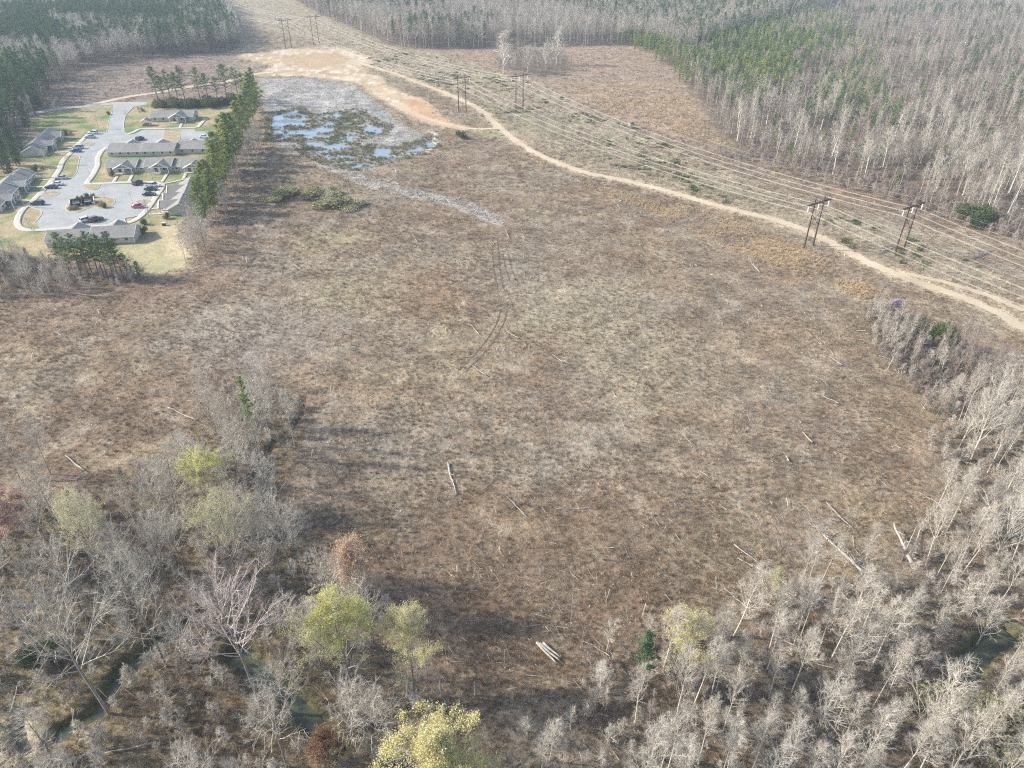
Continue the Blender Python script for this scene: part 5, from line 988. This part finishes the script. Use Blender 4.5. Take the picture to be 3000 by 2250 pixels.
# ------------------------------------------------------------------ woods: nearest trees one by one, the rest as stuff
USED = np.array(used)
def away(x, y, d=2.4):
    dx = x[:, None]-USED[None, :, 0]*(y[:, None]/USED[None, :, 1]); dy = USED[None, :, 1]-y[:, None]; near = np.minimum(12, USED[None, :, 1]*.07)
    return (np.min((x[:, None]-USED[None, :, 0])**2+dy**2, 1) > d*d) & ~np.any((abs(dx) < 2.2) & (dy > 0) & (dy < near), 1)
OBST = [(dROAD, 4), (dROAD2, 3), (dSPUR, 3), (dLAWN, 3), (dTRK, 4), (dPOND, 2), (dSAND, 1), (dCR, .8), (dRD, 6)]
cand = []                                # (x, y, h, kitlist, wide, kind, zone)
def wood(poly, sp, kits, h0, h1, kind, zone, seed, dens=None, wide=(.85, 1.15), far=None, ob=OBST):
    x, y = pts_in(poly, sp, .5, seed, far); k = clear(x, y, ob) & away(x, y)
    if dens is not None: k &= RS.rand(len(x)) < dens(x, y)
    for a, b in zip(x[k], y[k]): cand.append((a, b, random.uniform(h0, h1), random.choice(kits), random.uniform(*wide), kind, zone))
STAND = PD([(1500,1400),(1600,1330),(1680,1262),(1800,1250),(1880,1260),(1950,1190),(2010,1090),(2060,1010),(2060,920),(2120,860),(2260,860),(2700,1200),(2700,2000),(1300,2000),(1350,1480)])
wood(STAND, 4.6, SL+SL+[FAN[0]], 10, 17, 'bare', 'pale bare tree in the dense stand filling the lower right corner', 1, wide=(.7, 1.1))
wood(PD([(1260,1390),(1450,1380),(1520,1400),(1350,1480),(1300,1700),(1050,1750),(1100,1560),(1180,1470)]), 5.5, SL+YG, 5, 10, 'bare', 'low pale bare tree along the bottom edge right of centre', 2, wide=(1, 1.6))
YT = PD([(1870,670),(1920,680),(1990,740),(2040,800),(2070,860),(2040,920),(2000,900),(1960,850),(1900,780)])
wood(YT, 2.6, YG, 6, 9, 'bare', 'pale sapling in the thicket below the violet tree', 3)
wood(PD([(1960,720),(2040,740),(2120,780),(2220,820),(2400,880),(2400,980),(2200,900),(2080,850),(2010,790)]), 2.8, YG, 7, 10, 'bare_mauve', 'dark slender sapling in the thicket right of the evergreen bush', 4)
wood(FL_BL, 6.0, SP, 9, 17, 'bare', 'grey bare tree in the lower left woods', 5, lambda x, y: .35+.65*(fbm(x, y, 22, 2, 9) > .44), wide=(.75, 1.15))
wood(FBL, 4.6, SP+SL, 6, 12, 'bare', 'grey bare tree below the near end of the estate', 6)
wood(PD([(-250,430),(-30,470),(40,480),(60,520),(20,560),(-60,600),(-250,700)]), 4.6, PND, 10, 15, 'pine', 'dark pine at the left photo edge below the estate', 7, lambda x, y: .6+0*x)
wood(PD([(455,440),(480,380),(520,330),(560,290),(575,250),(560,350),(500,450),(440,560),(395,590),(380,560),(410,500)]), 3.6, SP+YG, 7, 13, 'bare', 'bare grey tree fringing the pine row towards the clearing', 8, ob=OBST[:3]+OBST[4:])
wood(COPSE, 5.2, SP+YG[:2], 4, 8, 'bare', 'bare tree inside the white copse at the far edge of the clearing', 9)
wood(PD([(-500,240),(0,265),(30,300),(55,330),(45,370),(0,400),(-500,430)]), 5.0, PND, 8, 12.5, 'pine', 'dark pine of the dense block left of the estate', 10, ob=[(dRD, 3)])
# right wood, by belt
ed = lambda x, y: -sdf(x, y, FR)
GREEN = PD([(1370,100),(1390,50),(1450,10),(1560,20),(1640,45),(1760,80),(1790,130),(1740,190),(1680,200),(1600,190),(1540,175),(1480,140),(1420,115)])
GR2 = PD([(1640,175),(1760,185),(1870,215),(1900,250),(1800,260),(1700,215)])
inG = lambda x, y: inside(x, y, GREEN) | inside(x, y, GR2)
wood(FR, 3.3, SL+YG+YG, 9, 14, 'bare', 'slim bare tree in the dense wood along the power line', 11, lambda x, y: np.where(inside(x, y, GREEN), .12, np.where(ed(x, y) < 40, .5, .75))*(.25+.75*(fbm(x, y, 12, 2, 3) > .48)), far=330, wide=(.8, 1.1))
R_FAR = PD([(1370,92),(1420,112),(1480,165),(1520,230),(1560,300),(1640,340),(3000,340),(3000,-120),(1200,-120)])
wood(R_FAR, 4.6, [1], 7, 14, 'far_mauve', '', 12, lambda x, y: np.where(inside(x, y, GREEN) & (sdf(x, y, GREEN)+(fbm(x, y, 45, 3, 19)-.5)*190 < -8), .08, .12+.66*(fbm(x, y, 20, 3, 3) > .5))*(y > 330), wide=(1, 1.3))
wood(GREEN, 4.4, [1], 8, 12, 'far_green', '', 13, lambda x, y: .85*(fbm(x, y, 14, 2, 4) > .38)*(sdf(x, y, GREEN)+(fbm(x, y, 45, 3, 19)-.5)*190 < -8))
GBIG = PD([(1330,100),(1340,40),(1400,-20),(1560,-30),(1720,20),(1860,60),(1900,150),(1960,260),(1850,300),(1700,260),(1560,220),(1450,170),(1400,120)])
wood(GBIG, 5.5, [1], 8, 12, 'far_green', '', 23, lambda x, y: .85*(fbm(x, y, 20, 3, 14) > .53))
wood(R_FAR, 9, [1], 9, 14, 'far_pine', '', 24, lambda x, y: .7*(fbm(x, y, 45, 3, 15) > .56)+.02); wood(GR2, 5, PNL, 8, 11, 'pine', 'green pine scattered among the bare trees of the right wood', 14, lambda x, y: .5*(fbm(x, y, 20, 2, 4) > .5)+.02)
wood(FR, 10, SLW+SLW+FAN[:1], 13, 18, 'bare', 'tall white trunked tree rising above the right wood', 51, lambda x, y: .6*(fbm(x, y, 30, 2, 21) > .45)+.12, far=440, wide=(.8, 1.2))
wood(FR, 8, PNL, 6, 11, 'pine', 'green pine scattered among the bare trees of the right wood', 15, lambda x, y: .22*(fbm(x, y, 30, 2, 6) > .52)+.02, far=700)
for (x, y, t) in [(2610,165,110),(2650,172,115),(2700,170,118),(2735,165,120),(2570,165,108),(2575,480,440),(2450,345,300),(2740,520,330),(2600,420,280)]:
    cand.append((*G(x, y), 13, random.choice(PN if y < 200 else PNL), 1.3, 'pine', 'green pine scattered among the bare trees of the right wood'))
# far woods
wood(FB, 5.2, [1], 15, 21, 'far_bare', '', 16, lambda x, y: .9+0*x); wood(FB, 9, [1], 16, 22, 'far_pine', '', 17, lambda x, y: .9*(fbm(x, y, 70, 2, 8) > .52))
wood(FL, 6.0, [1], 14, 20, 'far_grey', '', 18, lambda x, y: .8*(fbm(x, y, 50, 2, 5) < .56)); wood(FL, 5.6, [1], 17, 22, 'far_pine', '', 19, lambda x, y: np.where(inside(x, y, PD([(330,-20),(470,20),(510,100),(500,118),(400,120),(300,130),(230,60)])), .8, .75*(fbm(x, y, 50, 2, 5) > .50)+.06))
wood(PD([(40,210),(110,190),(90,240),(60,290),(20,330),(-60,340),(-60,240)]), 5.5, PND, 12, 17, 'pine', 'dark pine at the upper left between main road and woods', 20, lambda x, y: .3+0*x, ob=[(dRD, 5)])
wood(PD([(40,210),(110,190),(90,240),(60,290),(20,330),(-60,340),(-60,240)]), 5.0, SP, 9, 14, 'bare', 'grey bare tree between the main road and the upper left woods', 25, lambda x, y: .6+0*x, ob=[(dRD, 5)])
def key(c):
    return c[2]/math.hypot(c[0], c[1], 95)
kinds = {}
for c in cand: kinds.setdefault(c[5], []).append(c)
rest = {'far_mauve': kinds.pop('far_mauve', []), 'far_pine': kinds.pop('far_pine', []), 'far_bare': kinds.pop('far_bare', []), 'far_grey': kinds.pop('far_grey', []), 'far_green': kinds.pop('far_green', [])}
def viewed(c):
    px, py = to_px(c[0], c[1]); p2, q2 = to_px(c[0], c[1], c[2]); return (-60 < p2 < 3060 or -60 < px < 3060) and (q2 < 2260)
lim = {'bare': 250, 'bare_mauve': 60, 'pine': 150}; SIDEL = {'bare': 'far_bare', 'bare_mauve': 'far_mauve', 'pine': 'far_pine'}
MV = [parts_bare('mv%d' % i, 600+i, 10, 'young', 'grey_bark', 'twig_mauve', tw=1.3, twigs=.9) for i in range(3)]
LMK = []
for o in list(C.objects):
    if o.parent is None and o.get('label') and o.get('category') and o.name.split('.')[0] in ('budding_tree', 'fallen_log', 'dead_snag', 'evergreen_bush', 'transmission_pole', 'leafy_bush', 'flowering_tree', 'bare_tree', 'row_house', 'thicket_bush') and o.get('group') != 'pine row beside the estate':
        p = o.location if o.location.length > 1 else Vector(o.data.vertices[0].co) if o.data else o.location
        nm = o['label']
        if len(nm.split()) <= 9: LMK.append((p.x, p.y, nm))
LMA = np.array([[a, b] for a, b, c in LMK]); CNT = {}; ORD = ['', 'second ', 'third ', 'fourth ', 'fifth ', 'sixth ']
for gname, keyf, txt in (('pine row beside the estate', lambda o: o.location.y, '%s sunlit pine of the dense row beside the estate, counted from its near end'), ('pines behind the community building', lambda o: o.location.x, '%s tall pine behind the community building, counted from the left'), ('bushes under the far pine row', lambda o: o.location.x, '%s dark bush under the far pine row, counted from the left')):
    for i_, o in enumerate(sorted([o for o in C.objects if o.parent is None and o.get('group') == gname], key=keyf)): o['label'] = txt % ORDW[i_]
def place_label(x, y, z_, kd):
    d = np.hypot(LMA[:, 0]-x, LMA[:, 1]-y); i = int(d.argmin())
    if d[i] > 28: return z_
    dx, dy = x-LMK[i][0], y-LMK[i][1]; w = ('right of' if dx > 0 else 'left of') if abs(dx) > abs(dy) else ('behind' if dy > 0 else 'in front of')
    n = CNT.get((i, w, kd), 0); CNT[(i, w, kd)] = n+1
    if n >= 6: return z_
    t = {'pine': 'pine', 'bare_mauve': 'sapling'}.get(kd, 'bare tree'); return '%s%s %s the %s' % (ORD[n], t, w, LMK[i][2])
left = []
for kd, cs in kinds.items():
    cs = sorted([c for c in cs if viewed(c)], key=key, reverse=True); top, tail = cs[:lim[kd]], cs[lim[kd]:]
    for x, y, h, kt, w, k_, z_ in top:
        if kd == 'bare_mauve': kt = random.choice(MV)
        plant({'pine': 'pine_tree'}.get(kd, 'bare_tree'), kt, x, y, h, place_label(x, y, z_, kd), 'pine' if kd == 'pine' else 'tree', z_.replace(' tree in', ' trees in').replace('sapling ', 'saplings ')[:60], wide=w, lean=(random.gauss(0, .03), random.gauss(0, .03)))
    left += tail
def farbare(seed, H, twig, bark, n=24, m=13, wide=.24, wt=.055, t0=.35):
    r = np.random.RandomState(seed); t = TB(); tk = bent((0, 0, 0), (r.randn()*.03, r.randn()*.03, 1), H, 5, r, .2, .04); c = TB(); t.stem(tk, H*.009*(1-np.linspace(0, 1, 6)*.8)+.03, 4); P, Q = [], []
    for i in range(n):
        u = t0+(1-t0)*(i+r.rand())/n; p, d = along(tk, min(u, .99)); az = i*2.4+r.rand(); e = R(50+r.randn()*12); pr = (1-(u-t0)/(1-t0))**.7*.9+.2; L = H*wide*pr*r.uniform(.7, 1.2); q = p+L*np.array([math.cos(az)*math.cos(e), math.sin(az)*math.cos(e), math.sin(e)]); P.append(p); Q.append(q)
        for k in range(m):
            s = r.uniform(.2, 1); a = p+(q-p)*s; dd = (q-p)/L+r.randn(3)*.65; dd[2] += .3; dd /= np.linalg.norm(dd); P.append(a); Q.append(a+dd*L*r.uniform(.25, .6))
    c.cones(P, Q, wt*.6); a = t.mesh('trunk', M[bark]); b = c.mesh('crown', M[twig]); nv = len(a.vertices)
    va = np.zeros(nv*3, np.float32); a.vertices.foreach_get('co', va); vb = np.zeros(len(b.vertices)*3, np.float32); b.vertices.foreach_get('co', vb)
    fa = np.zeros(len(a.loops), np.int32); a.loops.foreach_get('vertex_index', fa); fb = np.zeros(len(b.loops), np.int32); b.loops.foreach_get('vertex_index', fb)
    me = mesh_np('woodland_tree', np.concatenate([va, vb]).reshape(-1, 3), np.concatenate([fa, fb+nv]).reshape(-1, 4), M[bark]); me.materials.append(M[twig])
    mi = np.zeros(len(me.polygons), np.int32); mi[len(fa)//4:] = 1; me.polygons.foreach_set('material_index', mi); return me
def farpine(seed, H, mat, cb=.4):
    tr, nd = pine_mesh(seed, H, cb=cb, wid=.17, dens=.42, k=30, blade=.75); nt_ = len(np.concatenate(tr.F)); V = np.concatenate(tr.V+nd.V); F = np.concatenate(tr.F+[f+tr.n for f in nd.F]); me = mesh_np('woodland_pine', V, F, M['pine_bark']); me.materials.append(M[mat])
    mi = np.zeros(len(F), np.int32); mi[nt_:] = 1; me.polygons.foreach_set('material_index', mi); return me
for c in left: rest[SIDEL[c[5]]].append(c)
FV = {'far_bare': ([farbare(700+i, 18, ['twig_grey', 'twig_mauve', 'twig'][i % 3], 'grey_bark' if i % 2 else 'pale_bark') for i in range(6)], 18, 'far_bare_woods', 'bare pale trees of the distant woods'),
      'far_grey': ([farbare(710+i, 18, 'twig_grey', 'grey_bark', wide=.34) for i in range(5)], 18, 'far_grey_woods', 'grey bare woods behind the estate'),
      'far_mauve': ([farbare(720+i, 12, 'twig_mauve' if i % 4 else 'twig', 'pale_bark' if i % 2 else 'grey_bark', wide=.15+.04*(i % 3), t0=.2+.1*(i % 3), n=20+i, wt=.045) for i in range(7)], 12, 'slender_bare_woods', 'dense slender bare woods on the right'),
      'far_pine': ([farpine(730+i, 18, 'needle', .45) for i in range(4)], 18, 'far_pine_woods', 'dark pine woods in the distance'), 'far_green': ([farpine(740+i, 12, 'needle_yellow' if i % 2 else 'needle_bright', .1) for i in range(4)], 12, 'young_pine_plantation', 'bright green young pine plantation on the right')}
for k_, (ms, H, nm, lb) in FV.items():
    cs = rest[k_]
    if not cs: continue
    a = np.array([[c[0], c[1], c[2], c[4]] for c in cs]); z = np.zeros(len(a)) if 'far' in k_ else zg(a[:, 0], a[:, 1]); s = a[:, 2]/H
    gn_scatter(nm, np.stack([a[:, 0], a[:, 1], z], 1), RS.rand(len(a))*6.28, np.stack([s*a[:, 3], s*a[:, 3], s], 1), ms, lb)
    print(nm, len(a))
# undergrowth in the woods
def under(name, polys, sp, hs, ms, label, far=420, seed=0, dens=.8):
    X, Y = [], []
    for i, p in enumerate(polys): x, y = pts_in(p, sp, .5, seed+i, far); k = clear(x, y, OBST+[(dCR, 1.5)]) & (RS.rand(len(x)) < dens); X.append(x[k]); Y.append(y[k])
    X = np.concatenate(X); Y = np.concatenate(Y); n = len(X); s = RS.uniform(*hs, n); gn_scatter(name, np.stack([X, Y, zg(X, Y)], 1), RS.rand(n)*6.28, s, ms, label); print(name, n)
def twiggy(seed, twig): tr, cr, lf = bare_mesh(seed, 4, 'bush', tw=1.5, twigs=1.0, r0=.03); c = TB(); c.V = tr.V+cr.V; c.F = tr.F+[f+tr.n for f in cr.F]; return c.mesh('undergrowth', M[twig])
UG = [twiggy(800+i, 'twig_grey') for i in range(2)]+[twiggy(810, 'twig'), twiggy(811, 'twig_mauve')]
under('undergrowth', [FL_BL, FBL, FL_BR], 2.4, (.35, 1.05), UG, 'tangled leafless undergrowth between the trees', seed=30, dens=.75)
under('thicket_undergrowth', [YT, PD([(1500,330),(1700,380),(1900,430),(2212,540),(2212,500),(1900,390),(1600,330)])], 2.6, (.6, 1.2), [twiggy(820+i, 'twig_mauve') for i in range(3)], 'pinkish grey brush along the wood edge', seed=40, dens=.6)
# ------------------------------------------------------------------ haze
def haze():
    m = bpy.data.materials.new('haze air'); m.use_nodes = True; t = m.node_tree; t.nodes.remove(t.nodes['Principled BSDF']); v = t.nodes.new('ShaderNodeVolumePrincipled')
    v.inputs['Color'].default_value = (.70, .85, 1.0, 1); v.inputs['Density'].default_value = HAZE; v.inputs['Anisotropy'].default_value = 0; t.links.new(v.outputs[0], t.nodes['Material Output'].inputs['Volume'])
    b = MB(); b.box((0, 1800, 48), (9400, 4400, 104)); o = b.build('haze', m); tag(o, kind='stuff'); o['label'] = 'thin blue haze over the land'
HAZE = .00021
haze()
